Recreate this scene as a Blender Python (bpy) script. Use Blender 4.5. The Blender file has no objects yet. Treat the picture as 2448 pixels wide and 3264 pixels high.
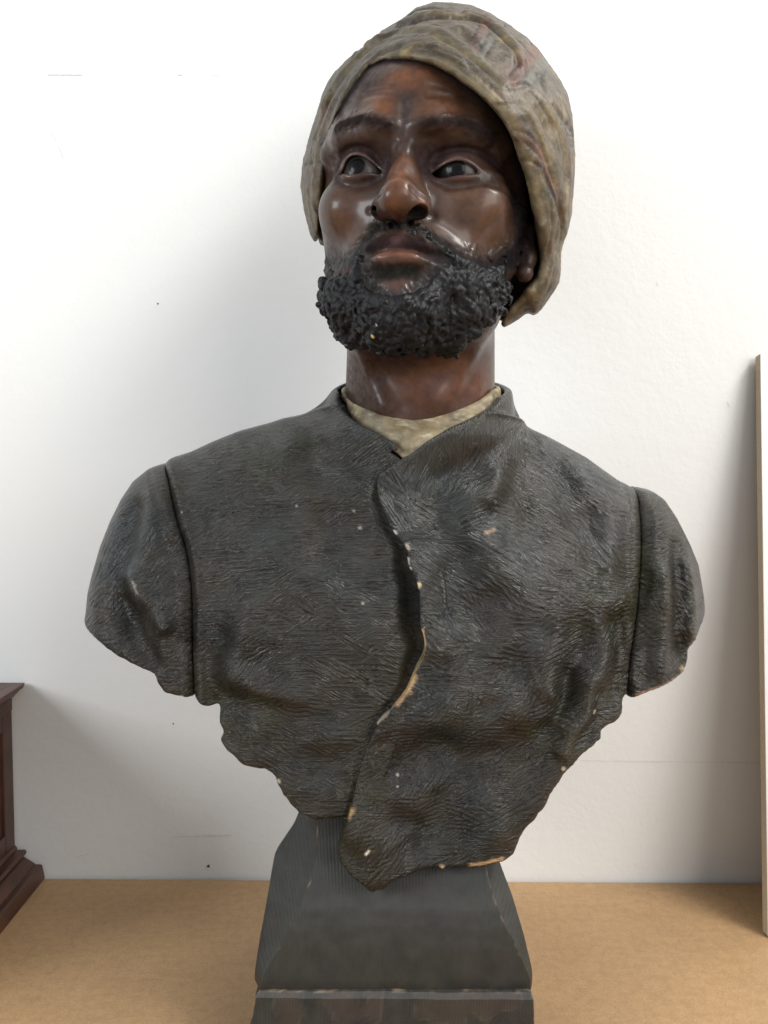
import bpy, math, os
import numpy as np
from mathutils import Vector, Matrix

DEV = float(os.environ.get('BUST_H', '1'))      # voxel multiplier for quick looks
scene = bpy.context.scene
COL = scene.collection

# ------------------------------------------------------------------ camera
FPX = 2716.0; CX, CY = 1224.0, 1632.0           # focal length / centre in photo pixels (2448 x 3264)
CAM = np.array([0.0, 0.0, 0.455])
PITCH = math.radians(4.0); ROLL = math.radians(0.35)
_c, _s = math.cos(ROLL), math.sin(ROLL)
C_F = np.array([0, math.cos(PITCH), -math.sin(PITCH)])
_up = np.array([0, math.sin(PITCH), math.cos(PITCH)]); _rt = np.array([1.0, 0, 0])
C_R = _c*_rt + _s*_up; C_U = -_s*_rt + _c*_up
cd = bpy.data.cameras.new('camera'); cam = bpy.data.objects.new('camera', cd); COL.objects.link(cam)
cd.sensor_fit = 'VERTICAL'; cd.sensor_height = 36.0; cd.lens = 36.0*FPX/3264.0
cd.clip_start = 0.02; cd.clip_end = 50
cam.matrix_world = Matrix([[C_R[0], C_U[0], -C_F[0], CAM[0]], [C_R[1], C_U[1], -C_F[1], CAM[1]],
                           [C_R[2], C_U[2], -C_F[2], CAM[2]], [0, 0, 0, 1]])
scene.camera = cam

# ------------------------------------------------------------------ light
scene.view_settings.view_transform = 'Standard'; scene.view_settings.look = 'None'
scene.view_settings.exposure = 0.0; scene.view_settings.gamma = 1.0
w = bpy.data.worlds.new("World"); scene.world = w; w.use_nodes = True
bg = w.node_tree.nodes['Background']; bg.inputs[0].default_value = (0.86, 0.93, 1.0, 1); bg.inputs[1].default_value = 0.50
def area(name, loc, target, sx, sy, power, col):
    l = bpy.data.lights.new(name, 'AREA'); l.shape = 'RECTANGLE'; l.size = sx; l.size_y = sy
    l.energy = power; l.color = col
    o = bpy.data.objects.new(name, l); COL.objects.link(o); o.location = loc
    o.rotation_euler = (Vector(target)-Vector(loc)).to_track_quat('-Z', 'Y').to_euler()
    return o
area('window_light_right', (1.45, -1.0, 1.40), (0.0, 0.7, 0.5), 1.6, 1.4, 32, (1.0, 0.985, 0.95))
area('window_light_left', (-1.9, -0.5, 1.15), (0.0, 0.7, 0.45), 0.8, 1.0, 30, (0.93, 0.97, 1.0))
area('ceiling_light', (1.25, 0.20, 2.00), (0.0, 0.80, 0.4), 0.7, 0.5, 32, (1.0, 0.98, 0.94))

def ray(px, py): return C_F + (px-CX)/FPX*C_R - (py-CY)/FPX*C_U
def at(px, py, Y):                               # point of the place seen at (px, py) of the photo at distance Y
    d = ray(px, py); return CAM + d*(Y/d[1])

# ------------------------------------------------------------------ helpers
def tag(o, label=None, cat=None, group=None, kind=None):
    if label: o['label'] = label
    if cat: o['category'] = cat
    if group: o['group'] = group
    if kind: o['kind'] = kind
    return o
def link(name, verts, faces, mat=None, parent=None, smooth=True, colors=None, uv=None):
    base = np.array(parent.location) if parent is not None and parent.type == 'EMPTY' else (
        np.array(parent.parent.location) if parent is not None and parent.parent is not None else np.zeros(3))
    verts = np.asarray(verts, float) - base
    me = bpy.data.meshes.new(name)
    if isinstance(faces, np.ndarray) and faces.ndim == 2:
        n = faces.shape[1]
        me.vertices.add(len(verts)); me.vertices.foreach_set('co', verts.astype(np.float32).ravel())
        me.loops.add(faces.size); me.loops.foreach_set('vertex_index', faces.astype(np.int32).ravel())
        me.polygons.add(len(faces)); me.polygons.foreach_set('loop_start', np.arange(0, faces.size, n, dtype=np.int32))
        me.polygons.foreach_set('loop_total', np.full(len(faces), n, dtype=np.int32))
        me.update(calc_edges=True)
    else:
        me.from_pydata([tuple(v) for v in verts], [], [tuple(f) for f in faces]); me.update()
    me.polygons.foreach_set('use_smooth', np.full(len(me.polygons), smooth))
    if colors is not None:
        a = me.attributes.new('paint', 'FLOAT_COLOR', 'POINT')
        cc = np.ones((len(verts), 4), np.float32); cc[:, :colors.shape[1]] = colors
        a.data.foreach_set('color', cc.ravel())
    if uv is not None:
        a = me.attributes.new('stroke', 'FLOAT_VECTOR', 'POINT'); u3 = np.zeros((len(verts), 3), np.float32); u3[:, :3] = uv[:, :3]
        a.data.foreach_set('vector', u3.ravel())
        if uv.shape[1] > 3:
            a = me.attributes.new('stroke_b', 'FLOAT_VECTOR', 'POINT'); a.data.foreach_set('vector', np.ascontiguousarray(uv[:, 3:6], dtype=np.float32).ravel())
    if mat: me.materials.append(mat)
    o = bpy.data.objects.new(name, me); COL.objects.link(o)
    if parent is not None: o.parent = parent
    return o
def empty(name, loc):
    o = bpy.data.objects.new(name, None); COL.objects.link(o); o.location = loc; o.empty_display_size = 0.05
    bpy.context.view_layer.update(); return o

def _h(ix, iy, iz, seed):
    n = (ix.astype(np.int64)*374761393 + iy.astype(np.int64)*668265263 + iz.astype(np.int64)*2147483647 + seed*1274126177) & 0xffffffff
    n = ((n ^ (n >> 13))*1274126177) & 0xffffffff
    return ((n ^ (n >> 16)) & 0xffff)/32767.5 - 1.0
def noise3(P, scale, seed=0, octaves=1):
    out = np.zeros(len(P)); amp = 1.0; tot = 0
    for o in range(octaves):
        Q = P*scale*(2**o) + 17.3*seed; I = np.floor(Q); F = Q-I; F = F*F*F*(F*(F*6-15)+10); I = I.astype(np.int64)
        v = 0
        for dx in (0, 1):
            wx = F[:, 0] if dx else 1-F[:, 0]
            for dy in (0, 1):
                wy = F[:, 1] if dy else 1-F[:, 1]
                for dz in (0, 1):
                    wz = F[:, 2] if dz else 1-F[:, 2]
                    v = v + wx*wy*wz*_h(I[:, 0]+dx, I[:, 1]+dy, I[:, 2]+dz, seed+o)
        out += amp*v; tot += amp; amp *= 0.5
    return out/tot

def segdist(P, a, b):
    ab = b-a; L = float(ab@ab) or 1e-12
    t = np.clip(((P-a)@ab)/L, 0, 1)
    return np.sqrt(((P-a-t[..., None]*ab)**2).sum(-1)), t
def polydist(P, pts):
    d = np.full(P.shape[:-1], 1e9)
    for a, b in zip(pts[:-1], pts[1:]): d = np.minimum(d, segdist(P, a, b)[0])
    return d
def smooth_line(pts, n=4):                       # Catmull-Rom through the points
    p = np.asarray(pts, float); q = np.vstack([2*p[0]-p[1], p, 2*p[-1]-p[-2]]); out = []
    for i in range(1, len(q)-2):
        for k in range(n):
            t = k/n; a, b, c, d = q[i-1], q[i], q[i+1], q[i+2]
            out.append(0.5*((2*b)+(c-a)*t+(2*a-5*b+4*c-d)*t*t+(3*b-a-3*c+d)*t**3))
    out.append(p[-1]); return np.array(out)
def polysdf(X, Z, poly):                         # signed distance to a 2D polygon, negative inside
    poly = np.asarray(poly); d = np.full(X.shape, 1e9); ins = np.zeros(X.shape, bool); n = len(poly)
    for i in range(n):
        a = poly[i]; b = poly[(i+1) % n]; e = b-a; L = e@e or 1e-12
        t = np.clip(((X-a[0])*e[0]+(Z-a[1])*e[1])/L, 0, 1)
        d = np.minimum(d, (X-a[0]-t*e[0])**2+(Z-a[1]-t*e[1])**2)
        if a[1] != b[1]:
            c = (a[1] > Z) != (b[1] > Z); ins ^= c & (X < (b[0]-a[0])*(Z-a[1])/(b[1]-a[1])+a[0])
    return np.where(ins, -1, 1)*np.sqrt(d)
def smin(a, b, k):
    if k <= 0: return np.minimum(a, b)
    h = np.maximum(k-np.abs(a-b), 0)/k; return np.minimum(a, b)-h*h*k*0.25
def smax(a, b, k): return -smin(-a, -b, k)

class Vol:
    """a lump of clay on a voxel grid: D < 0 is inside"""
    def __init__(s, lo, hi, h, tow=None, tol=None):
        s.lo = np.array(lo, float); s.h = h
        s.n = np.ceil((np.array(hi)-s.lo)/h).astype(int)+1
        s.D = np.full(tuple(s.n), 30.0*h, np.float32)
        s.tow = tow or (lambda P: P); s.tol = tol or (lambda P: P)
    def box(s, lo, hi):
        a = np.clip(np.floor((np.array(lo)-s.lo)/s.h).astype(int), 0, s.n-1)
        b = np.clip(np.ceil((np.array(hi)-s.lo)/s.h).astype(int)+1, 0, s.n)
        return tuple(slice(i, j) for i, j in zip(a, b))
    def pts(s, sl):
        ax = [s.lo[i]+s.h*np.arange(sl[i].start, sl[i].stop) for i in range(3)]
        return np.stack(np.meshgrid(*ax, indexing='ij'), -1)
    def comb(s, sl, d, op, k):
        if op == 'add': s.D[sl] = smin(s.D[sl], d, k)
        elif op == 'sub': s.D[sl] = smax(s.D[sl], -d, k)
        else: s.D[sl] = smax(s.D[sl], d, k)
    def ell(s, c, r, op='add', k=8, rot=None):
        c = np.array(c, float); r = np.array(r, float); m = r.max()+k+4*s.h
        sl = s.box(c-m, c+m); P = s.pts(sl)-c
        if rot is not None: P = P@rot
        q = np.sqrt(((P/r)**2).sum(-1)); g = np.sqrt(((P/r**2)**2).sum(-1))+1e-9
        s.comb(sl, (q*(q-1)/g), op, k)
    def tube(s, pts, rad, op='add', k=4):
        pts = np.asarray(pts, float); rad = np.broadcast_to(np.asarray(rad, float), (len(pts),))
        m = rad.max()+k+3*s.h
        for i in range(len(pts)-1):
            a, b = pts[i], pts[i+1]
            sl = s.box(np.minimum(a, b)-m, np.maximum(a, b)+m)
            if any(q.stop <= q.start for q in sl): continue
            d, t = segdist(s.pts(sl), a, b)
            s.comb(sl, d-(rad[i]+(rad[i+1]-rad[i])*t), op, k)
    def ball(s, c, r, op='add', k=4): s.ell(c, (r, r, r), op, k)
    gain = 1.0
    def brush(s, pts, rad, amp, power=2):
        amp = amp*s.gain
        pts = np.atleast_2d(np.asarray(pts, float)); m = rad*2.3
        sl = s.box(pts.min(0)-m, pts.max(0)+m); P = s.pts(sl)
        d = polydist(P, pts) if len(pts) > 1 else np.sqrt(((P-pts[0])**2).sum(-1))
        s.D[sl] -= amp*np.exp(-(d/rad)**power)
    def sample(s, P):
        q = (np.atleast_2d(P)-s.lo)/s.h; i = np.floor(q).astype(int)
        ok = ((i >= 0) & (i < s.n-1)).all(1); i = np.clip(i, 0, s.n-2); f = q-i; v = 0
        for a in (0, 1):
            for b in (0, 1):
                for c in (0, 1):
                    v = v+np.where(a, f[:, 0], 1-f[:, 0])*np.where(b, f[:, 1], 1-f[:, 1])*np.where(c, f[:, 2], 1-f[:, 2])*s.D[i[:, 0]+a, i[:, 1]+b, i[:, 2]+c]
        return np.where(ok, v, 99.0)
    def hit(s, px, py):                          # where the sight line through this photo point meets the clay
        o = s.tol(CAM[None])[0]; e = s.tol((CAM+ray(px, py))[None])[0]; d = e-o; u = d/np.linalg.norm(d)
        far = np.linalg.norm(s.lo+s.n*s.h*0.5-o); ext = np.linalg.norm(s.n*s.h)*0.5
        t = np.arange(far-ext, far+ext, s.h*0.5); v = s.sample(o+u*t[:, None]); w_ = np.nonzero(v < 0)[0]
        if len(w_) == 0: w_ = [int(np.argmin(v))]
        return o+u*t[w_[0]]
    def hits(s, pl): return np.array([s.hit(*p[:2]) for p in pl])
    def mesh(s):
        D = s.D; S = D < 0; nx, ny, nz = D.shape
        c = np.zeros((nx-1, ny-1, nz-1), np.uint8)
        for a in (0, 1):
            for b in (0, 1):
                for e in (0, 1): c += S[a:nx-1+a, b:ny-1+b, e:nz-1+e]
        I = np.argwhere((c > 0) & (c < 8)); vid = np.full(c.shape, -1, np.int32); vid[I[:, 0], I[:, 1], I[:, 2]] = np.arange(len(I))
        del c
        V = np.zeros((len(I), 3)); cnt = np.zeros(len(I)); co = {}
        for a in (0, 1):
            for b in (0, 1):
                for e in (0, 1): co[a, b, e] = D[I[:, 0]+a, I[:, 1]+b, I[:, 2]+e].astype(float)
        for k in co:
            for ax in range(3):
                if k[ax]: continue
                k2 = tuple(1 if i == ax else k[i] for i in range(3)); d0, d1 = co[k], co[k2]; m = (d0 < 0) != (d1 < 0)
                t = np.where(m, d0/(d0-d1+1e-12*(d0 == d1)), 0); p = np.tile(np.array(k, float), (len(I), 1)); p[:, ax] = t
                V += np.where(m[:, None], p, 0); cnt += m
        V = V/cnt[:, None]+I; F = []
        for ax in range(3):
            lo_ = [slice(None)]*3; hi_ = [slice(None)]*3; lo_[ax] = slice(0, -1); hi_[ax] = slice(1, None)
            A = S[tuple(lo_)]; B = S[tuple(hi_)]; E_ = np.argwhere(A != B); o1, o2 = [(1, 2), (2, 0), (0, 1)][ax]
            ok = (E_[:, o1] > 0) & (E_[:, o2] > 0) & (E_[:, o1] < D.shape[o1]-1) & (E_[:, o2] < D.shape[o2]-1); E_ = E_[ok]
            inside = A[E_[:, 0], E_[:, 1], E_[:, 2]]
            q = []
            for da, db in ((-1, -1), (0, -1), (0, 0), (-1, 0)):
                J = E_.copy(); J[:, o1] += da; J[:, o2] += db; q.append(vid[J[:, 0], J[:, 1], J[:, 2]])
            q = np.stack(q, 1); q[~inside] = q[~inside][:, ::-1]; F.append(q)
        F = np.vstack(F); return s.lo+V*s.h, F
def relax(V, F, it=1, w_=0.5):
    for _ in range(it):
        acc = np.zeros_like(V); n = np.zeros(len(V))
        for a, b in ((0, 1), (1, 2), (2, 3), (3, 0)):
            for i, j in ((a, b), (b, a)):
                for k in range(3): acc[:, k] += np.bincount(F[:, i], V[F[:, j], k], len(V))
                n += np.bincount(F[:, i], minlength=len(V))
        V = V*(1-w_)+w_*acc/np.maximum(n, 1)[:, None]
    return V
def vnormals(V, F):
    n = np.cross(V[F[:, 2]]-V[F[:, 0]], V[F[:, 3]]-V[F[:, 1]]); N = np.zeros_like(V)
    for i in range(4):
        for k in range(3): N[:, k] += np.bincount(F[:, i], n[:, k], len(V))
    return N/(np.linalg.norm(N, axis=1)[:, None]+1e-12)

# ------------------------------------------------------------------ materials
def newmat(name):
    m = bpy.data.materials.new(name); m.use_nodes = True; nt = m.node_tree
    return m, nt, nt.nodes['Principled BSDF']
def N(nt, t, **kw):
    n = nt.nodes.new(t)
    for k, v in kw.items(): setattr(n, k, v)
    return n
def noise_n(nt, vec, scale, detail=4, rough=0.55, dist=0.0):
    n = N(nt, 'ShaderNodeTexNoise'); n.inputs['Scale'].default_value = scale; n.inputs['Detail'].default_value = detail
    n.inputs['Roughness'].default_value = rough; n.inputs['Distortion'].default_value = dist
    nt.links.new(vec, n.inputs['Vector']); return n
def ramp(nt, fac, stops):
    r = N(nt, 'ShaderNodeValToRGB'); el = r.color_ramp.elements
    while len(el) < len(stops): el.new(0.5)
    for e, (p, c) in zip(el, stops): e.position = p; e.color = (*c, 1) if len(c) == 3 else c
    nt.links.new(fac, r.inputs[0]); return r
def mixc(nt, fac, a, b, mode='MIX'):
    m = N(nt, 'ShaderNodeMix', data_type='RGBA', blend_type=mode)
    for s_, v in ((m.inputs[0], fac), (m.inputs[6], a), (m.inputs[7], b)):
        if hasattr(v, 'is_output') or hasattr(v, 'links'): nt.links.new(v, s_)
        elif isinstance(v, (int, float)): s_.default_value = v
        else: s_.default_value = (*v, 1)
    return m.outputs[2]
def bump(nt, h, strength, dist, prev=None):
    b = N(nt, 'ShaderNodeBump'); b.inputs['Strength'].default_value = strength; b.inputs['Distance'].default_value = dist
    nt.links.new(h, b.inputs['Height'])
    if prev is not None: nt.links.new(prev, b.inputs['Normal'])
    return b.outputs[0]
def mapping(nt, vec, scale=(1, 1, 1), rot=(0, 0, 0)):
    m = N(nt, 'ShaderNodeMapping'); m.inputs['Scale'].default_value = scale; m.inputs['Rotation'].default_value = rot
    nt.links.new(vec, m.inputs['Vector']); return m.outputs[0]
def mathn(nt, op, a, b=0.0):
    m = N(nt, 'ShaderNodeMath', operation=op)
    for i, v in enumerate((a, b)):
        if isinstance(v, (int, float)): m.inputs[i].default_value = v
        else: nt.links.new(v, m.inputs[i])
    return m.outputs[0]

def mat_wall():
    m, nt, p = newmat('painted_wall'); g = N(nt, 'ShaderNodeNewGeometry').outputs['Position']
    big = noise_n(nt, g, 1.8, 3); c = ramp(nt, big.outputs[0], [(0.3, (0.80, 0.80, 0.78)), (0.7, (0.83, 0.83, 0.815))])
    n1 = noise_n(nt, g, 420, 3, 0.6); n2 = noise_n(nt, g, 90, 2)
    # scattered scuffs
    st = noise_n(nt, mapping(nt, g, (9, 9, 60)), 1.0, 4, 0.7); sr = ramp(nt, st.outputs[0], [(0.70, (0, 0, 0)), (0.80, (0.35, 0.35, 0.35))])
    sp = noise_n(nt, g, 55, 1, 0.5); spr = ramp(nt, sp.outputs[0], [(0.80, (0, 0, 0)), (0.83, (0.6, 0.6, 0.6))])
    c1 = mixc(nt, mathn(nt, 'MULTIPLY', sr.outputs[0], 0.35), c.outputs[0], (0.62, 0.6, 0.56))
    c2 = mixc(nt, 0.0, c1, (0.55, 0.53, 0.50))
    nt.links.new(c2, p.inputs['Base Color']); p.inputs['Roughness'].default_value = 0.62
    b = bump(nt, n1.outputs[0], 0.22, 0.0006); b = bump(nt, n2.outputs[0], 0.25, 0.0012, b); nt.links.new(b, p.inputs['Normal'])
    return m
def mat_table():
    m, nt, p = newmat('hardboard'); g = N(nt, 'ShaderNodeNewGeometry').outputs['Position']
    a = noise_n(nt, g, 5, 4, 0.6); f = noise_n(nt, g, 500, 4, 0.75); q = noise_n(nt, g, 120, 3, 0.7); fi = noise_n(nt, mapping(nt, g, (25, 160, 1)), 1, 4, 0.6)
    c = ramp(nt, a.outputs[0], [(0.3, (0.40, 0.25, 0.125)), (0.7, (0.51, 0.325, 0.165))])
    cf = mixc(nt, 0.55, c.outputs[0], ramp(nt, f.outputs[0], [(0.3, (0.55, 0.5, 0.45)), (0.7, (1.15, 1.15, 1.15))]).outputs[0], 'MULTIPLY')
    cq = mixc(nt, 0.30, cf, ramp(nt, q.outputs[0], [(0.35, (0.6, 0.55, 0.5)), (0.6, (1.05, 1.05, 1.05))]).outputs[0], 'MULTIPLY')
    cg = mixc(nt, 0.12, cq, ramp(nt, fi.outputs[0], [(0.35, (0.65, 0.6, 0.55)), (0.65, (1.1, 1.1, 1.1))]).outputs[0], 'MULTIPLY')
    st = noise_n(nt, g, 38, 2, 0.5); sr = ramp(nt, st.outputs[0], [(0.735, (0, 0, 0)), (0.77, (0.7, 0.7, 0.7))])
    cs = mixc(nt, sr.outputs[0], cg, (0.12, 0.075, 0.05))
    nt.links.new(cs, p.inputs['Base Color']); p.inputs['Roughness'].default_value = 0.55
    nt.links.new(bump(nt, f.outputs[0], 0.25, 0.0006), p.inputs['Normal']); return m
def mat_wood():
    m, nt, p = newmat('dark_wood'); g = N(nt, 'ShaderNodeNewGeometry').outputs['Position']
    gr = noise_n(nt, mapping(nt, g, (60, 8, 8)), 1, 5, 0.6, 1.2); fi = noise_n(nt, mapping(nt, g, (400, 60, 20)), 1, 3, 0.6)
    c = ramp(nt, gr.outputs[0], [(0.3, (0.035, 0.014, 0.009)), (0.55, (0.085, 0.034, 0.020)), (0.75, (0.14, 0.06, 0.035))])
    nt.links.new(c.outputs[0], p.inputs['Base Color']); p.inputs['Roughness'].default_value = 0.42
    nt.links.new(bump(nt, fi.outputs[0], 0.3, 0.0004), p.inputs['Normal']); return m
def mat_mdf():
    m, nt, p = newmat('sawn_board_edge'); g = N(nt, 'ShaderNodeNewGeometry').outputs['Position']
    f = noise_n(nt, g, 300, 4, 0.7); a = noise_n(nt, g, 14, 3)
    c = mixc(nt, a.outputs[0], ramp(nt, f.outputs[0], [(0.3, (0.42, 0.31, 0.21)), (0.7, (0.55, 0.42, 0.30))]).outputs[0], (0.50, 0.42, 0.30))
    nt.links.new(c, p.inputs['Base Color']); p.inputs['Roughness'].default_value = 0.8; nt.links.new(bump(nt, f.outputs[0], 0.4, 0.0005), p.inputs['Normal']); return m
def mat_white():
    m, nt, p = newmat('white_board_face'); g = N(nt, 'ShaderNodeNewGeometry').outputs['Position']
    f = noise_n(nt, g, 60, 3); c = ramp(nt, f.outputs[0], [(0.3, (0.80, 0.79, 0.76)), (0.7, (0.84, 0.83, 0.81))])
    nt.links.new(c.outputs[0], p.inputs['Base Color']); p.inputs['Roughness'].default_value = 0.4; return m
def mat_paint(name, rough, fine=900, fstr=0.12, fdist=0.0003, var=0.25, coat=0.0, spec=0.5, rvar=0.12):
    """fired clay painted in oils: colour from the painted vertices, broken up by grain"""
    m, nt, p = newmat(name); g = N(nt, 'ShaderNodeNewGeometry').outputs['Position']
    at_ = N(nt, 'ShaderNodeAttribute', attribute_name='paint')
    n1 = noise_n(nt, g, 70, 5, 0.65); n2 = noise_n(nt, g, fine, 3, 0.6)
    c = mixc(nt, var, at_.outputs['Color'], ramp(nt, n1.outputs[0], [(0.3, (0.25, 0.25, 0.27)), (0.7, (1.7, 1.65, 1.6))]).outputs[0], 'MULTIPLY')
    nt.links.new(c, p.inputs['Base Color'])
    r = mathn(nt, 'MULTIPLY_ADD', n1.outputs[0], rvar*2); r.node.inputs[2].default_value = rough-rvar
    if name == 'painted_skin':                   # hair and shadow colours were laid on matt, flesh is varnished
        bw = N(nt, 'ShaderNodeRGBToBW'); nt.links.new(at_.outputs['Color'], bw.inputs[0]); mr = N(nt, 'ShaderNodeMapRange'); nt.links.new(bw.outputs[0], mr.inputs['Value'])
        mr.inputs['From Min'].default_value = 0.018; mr.inputs['From Max'].default_value = 0.034; mr.inputs['To Min'].default_value = 0.28; mr.inputs['To Max'].default_value = 0.0
        ms = mathn(nt, 'MULTIPLY_ADD', mr.outputs[0], -1.0); ms.node.inputs[2].default_value = spec; nt.links.new(ms, p.inputs['Specular IOR Level'])
        mc = mathn(nt, 'MULTIPLY_ADD', mr.outputs[0], -coat/0.28); mc.node.inputs[2].default_value = coat; nt.links.new(mc, p.inputs['Coat Weight'])
        r = mathn(nt, 'ADD', r, mr.outputs[0])
    nt.links.new(r, p.inputs['Roughness'])
    p.inputs['Coat Weight'].default_value = coat; p.inputs['Coat Roughness'].default_value = 0.17; p.inputs['Specular IOR Level'].default_value = spec
    nt.links.new(bump(nt, n2.outputs[0], fstr, fdist), p.inputs['Normal']); return m
def mat_jacket():
    m, nt, p = newmat('painted_cloth'); g = N(nt, 'ShaderNodeNewGeometry').outputs['Position']
    at_ = N(nt, 'ShaderNodeAttribute', attribute_name='paint'); st = N(nt, 'ShaderNodeAttribute', attribute_name='stroke')
    st2 = N(nt, 'ShaderNodeAttribute', attribute_name='stroke_b')
    xa, xb = N(nt, 'ShaderNodeSeparateXYZ'), N(nt, 'ShaderNodeSeparateXYZ'); nt.links.new(st.outputs['Vector'], xa.inputs[0]); nt.links.new(st2.outputs['Vector'], xb.inputs[0])
    sx = N(nt, 'ShaderNodeSeparateXYZ'); nt.links.new(g, sx.inputs[0]); tot = None
    zz = mathn(nt, 'MULTIPLY_ADD', sx.outputs[1], 0.4); nt.links.new(sx.outputs[2], zz.node.inputs[2])
    for k in range(6):                           # combed grain in six directions, blended by the stroke weights of the vertices
        a = math.radians(30*k); u = mathn(nt, 'MULTIPLY_ADD', sx.outputs[0], math.cos(a)*38); nt.links.new(mathn(nt, 'MULTIPLY', zz, math.sin(a)*38), u.node.inputs[2])
        v = mathn(nt, 'MULTIPLY_ADD', sx.outputs[0], -math.sin(a)*560); nt.links.new(mathn(nt, 'MULTIPLY', zz, math.cos(a)*560), v.node.inputs[2])
        cv = N(nt, 'ShaderNodeCombineXYZ'); nt.links.new(u, cv.inputs[0]); nt.links.new(v, cv.inputs[1]); cv.inputs[2].default_value = k*7.0
        nk = noise_n(nt, cv.outputs[0], 1.0, 3, 0.7, 0.25); wk = (xa if k < 3 else xb).outputs[k % 3]; q = mathn(nt, 'MULTIPLY', nk.outputs[0], wk)
        tot = q if tot is None else mathn(nt, 'ADD', tot, q)
    n1 = noise_n(nt, g, 45, 5, 0.7); n2 = noise_n(nt, g, 1400, 2, 0.6); n3 = noise_n(nt, g, 12, 3, 0.6)
    hue = ramp(nt, n3.outputs[0], [(0.28, (0.014, 0.018, 0.020)), (0.42, (0.018, 0.020, 0.018)), (0.55, (0.024, 0.021, 0.018)), (0.66, (0.020, 0.021, 0.010)), (0.8, (0.021, 0.019, 0.020))])
    c = mixc(nt, 1.0, hue.outputs[0], ramp(nt, n1.outputs[0], [(0.3, (0.55, 0.55, 0.58)), (0.7, (1.45, 1.4, 1.35))]).outputs[0], 'MULTIPLY')
    c = mixc(nt, 1.0, c, ramp(nt, tot, [(0.35, (0.6, 0.6, 0.6)), (0.65, (1.55, 1.55, 1.5))]).outputs[0], 'MULTIPLY')
    c = mixc(nt, at_.outputs['Alpha'], c, at_.outputs['Color'])
    nt.links.new(c, p.inputs['Base Color'])
    r = mathn(nt, 'MULTIPLY_ADD', n1.outputs[0], 0.3); r.node.inputs[2].default_value = 0.16; nt.links.new(r, p.inputs['Roughness'])
    p.inputs['Specular IOR Level'].default_value = 0.55
    b = bump(nt, tot, 1.0, 0.0030); b = bump(nt, n2.outputs[0], 0.15, 0.0004, b)
    nt.links.new(b, p.inputs['Normal']); return m
def mat_plinth():
    m, nt, p = newmat('ribbed_plinth'); g = N(nt, 'ShaderNodeNewGeometry').outputs['Position']
    at_ = N(nt, 'ShaderNodeAttribute', attribute_name='paint')
    tx = N(nt, 'ShaderNodeTexCoord').outputs['Object']
    wv = N(nt, 'ShaderNodeTexWave'); wv.bands_direction = 'X'; wv.inputs['Scale'].default_value = 290; wv.inputs['Distortion'].default_value = 0.5
    wv.inputs['Detail'].default_value = 2; wv.inputs['Detail Scale'].default_value = 0.3
    nt.links.new(mapping(nt, tx, (1, 0.05, 0.12)), wv.inputs['Vector'])
    n1 = noise_n(nt, g, 16, 4, 0.6); n2 = noise_n(nt, g, 900, 3, 0.7); n3 = noise_n(nt, g, 70, 4, 0.7)
    hue = ramp(nt, n1.outputs[0], [(0.3, (0.018, 0.022, 0.022)), (0.45, (0.026, 0.027, 0.021)), (0.6, (0.026, 0.023, 0.022)), (0.75, (0.036, 0.034, 0.019))])
    c = mixc(nt, 1.0, hue.outputs[0], ramp(nt, n3.outputs[0], [(0.3, (0.65, 0.65, 0.65)), (0.7, (1.35, 1.35, 1.3))]).outputs[0], 'MULTIPLY')
    c = mixc(nt, 1.0, c, ramp(nt, wv.outputs['Fac'], [(0.2, (0.80, 0.80, 0.80)), (0.8, (1.2, 1.2, 1.2))]).outputs[0], 'MULTIPLY')
    c = mixc(nt, at_.outputs['Alpha'], c, at_.outputs['Color'])
    nt.links.new(c, p.inputs['Base Color']); p.inputs['Roughness'].default_value = 0.5
    b = bump(nt, wv.outputs['Fac'], 0.55, 0.0006); b = bump(nt, n2.outputs[0], 0.35, 0.0005, b); nt.links.new(b, p.inputs['Normal']); return m

M_WALL, M_TABLE, M_WOOD, M_MDF, M_WHITE = mat_wall(), mat_table(), mat_wood(), mat_mdf(), mat_white()
M_SKIN = mat_paint('painted_skin', 0.42, 1200, 0.12, 0.0002, 0.45, coat=0.26, rvar=0.08, spec=0.32)
M_BEARD = mat_paint('painted_beard', 0.47, 700, 0.5, 0.0007, 0.5, rvar=0.14, spec=0.24)
M_TURBAN = mat_paint('painted_turban', 0.48, 650, 0.6, 0.0007, 0.5, spec=0.45)
M_SHIRT = mat_paint('painted_shirt', 0.55, 500, 0.5, 0.0006, 0.6)
M_EYE = mat_paint('painted_eye', 0.45, 1200, 0.05, 0.0001, 0.2, spec=0.08, coat=0.25)
M_JACKET, M_PLINTH = mat_jacket(), mat_plinth()

# ------------------------------------------------------------------ the room: wall, table, cabinet, board
def box_mesh(x0, x1, y0, y1, z0, z1, bevel=0.0):
    v = [(x, y, z) for x in (x0, x1) for y in (y0, y1) for z in (z0, z1)]
    f = [(0, 1, 3, 2), (4, 6, 7, 5), (0, 4, 5, 1), (2, 3, 7, 6), (0, 2, 6, 4), (1, 5, 7, 3)]
    return v, f
WY = 0.882
def bevelled(o, wd=0.001, seg=2):
    b = o.modifiers.new('edge', 'BEVEL'); b.width = wd; b.segments = seg; b.limit_method = 'ANGLE'; return o
wl = link('wall', *box_mesh(-2.5, 2.5, WY, WY+0.12, -1.0, 3.2), M_WALL, smooth=False); tag(wl, kind='structure')
tb = link('tabletop', *box_mesh(-2.2, 2.2, -0.25, WY-0.0035, -0.03, 0.0), M_TABLE, smooth=False); tag(tb, kind='structure'); bevelled(tb, 0.002)

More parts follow.
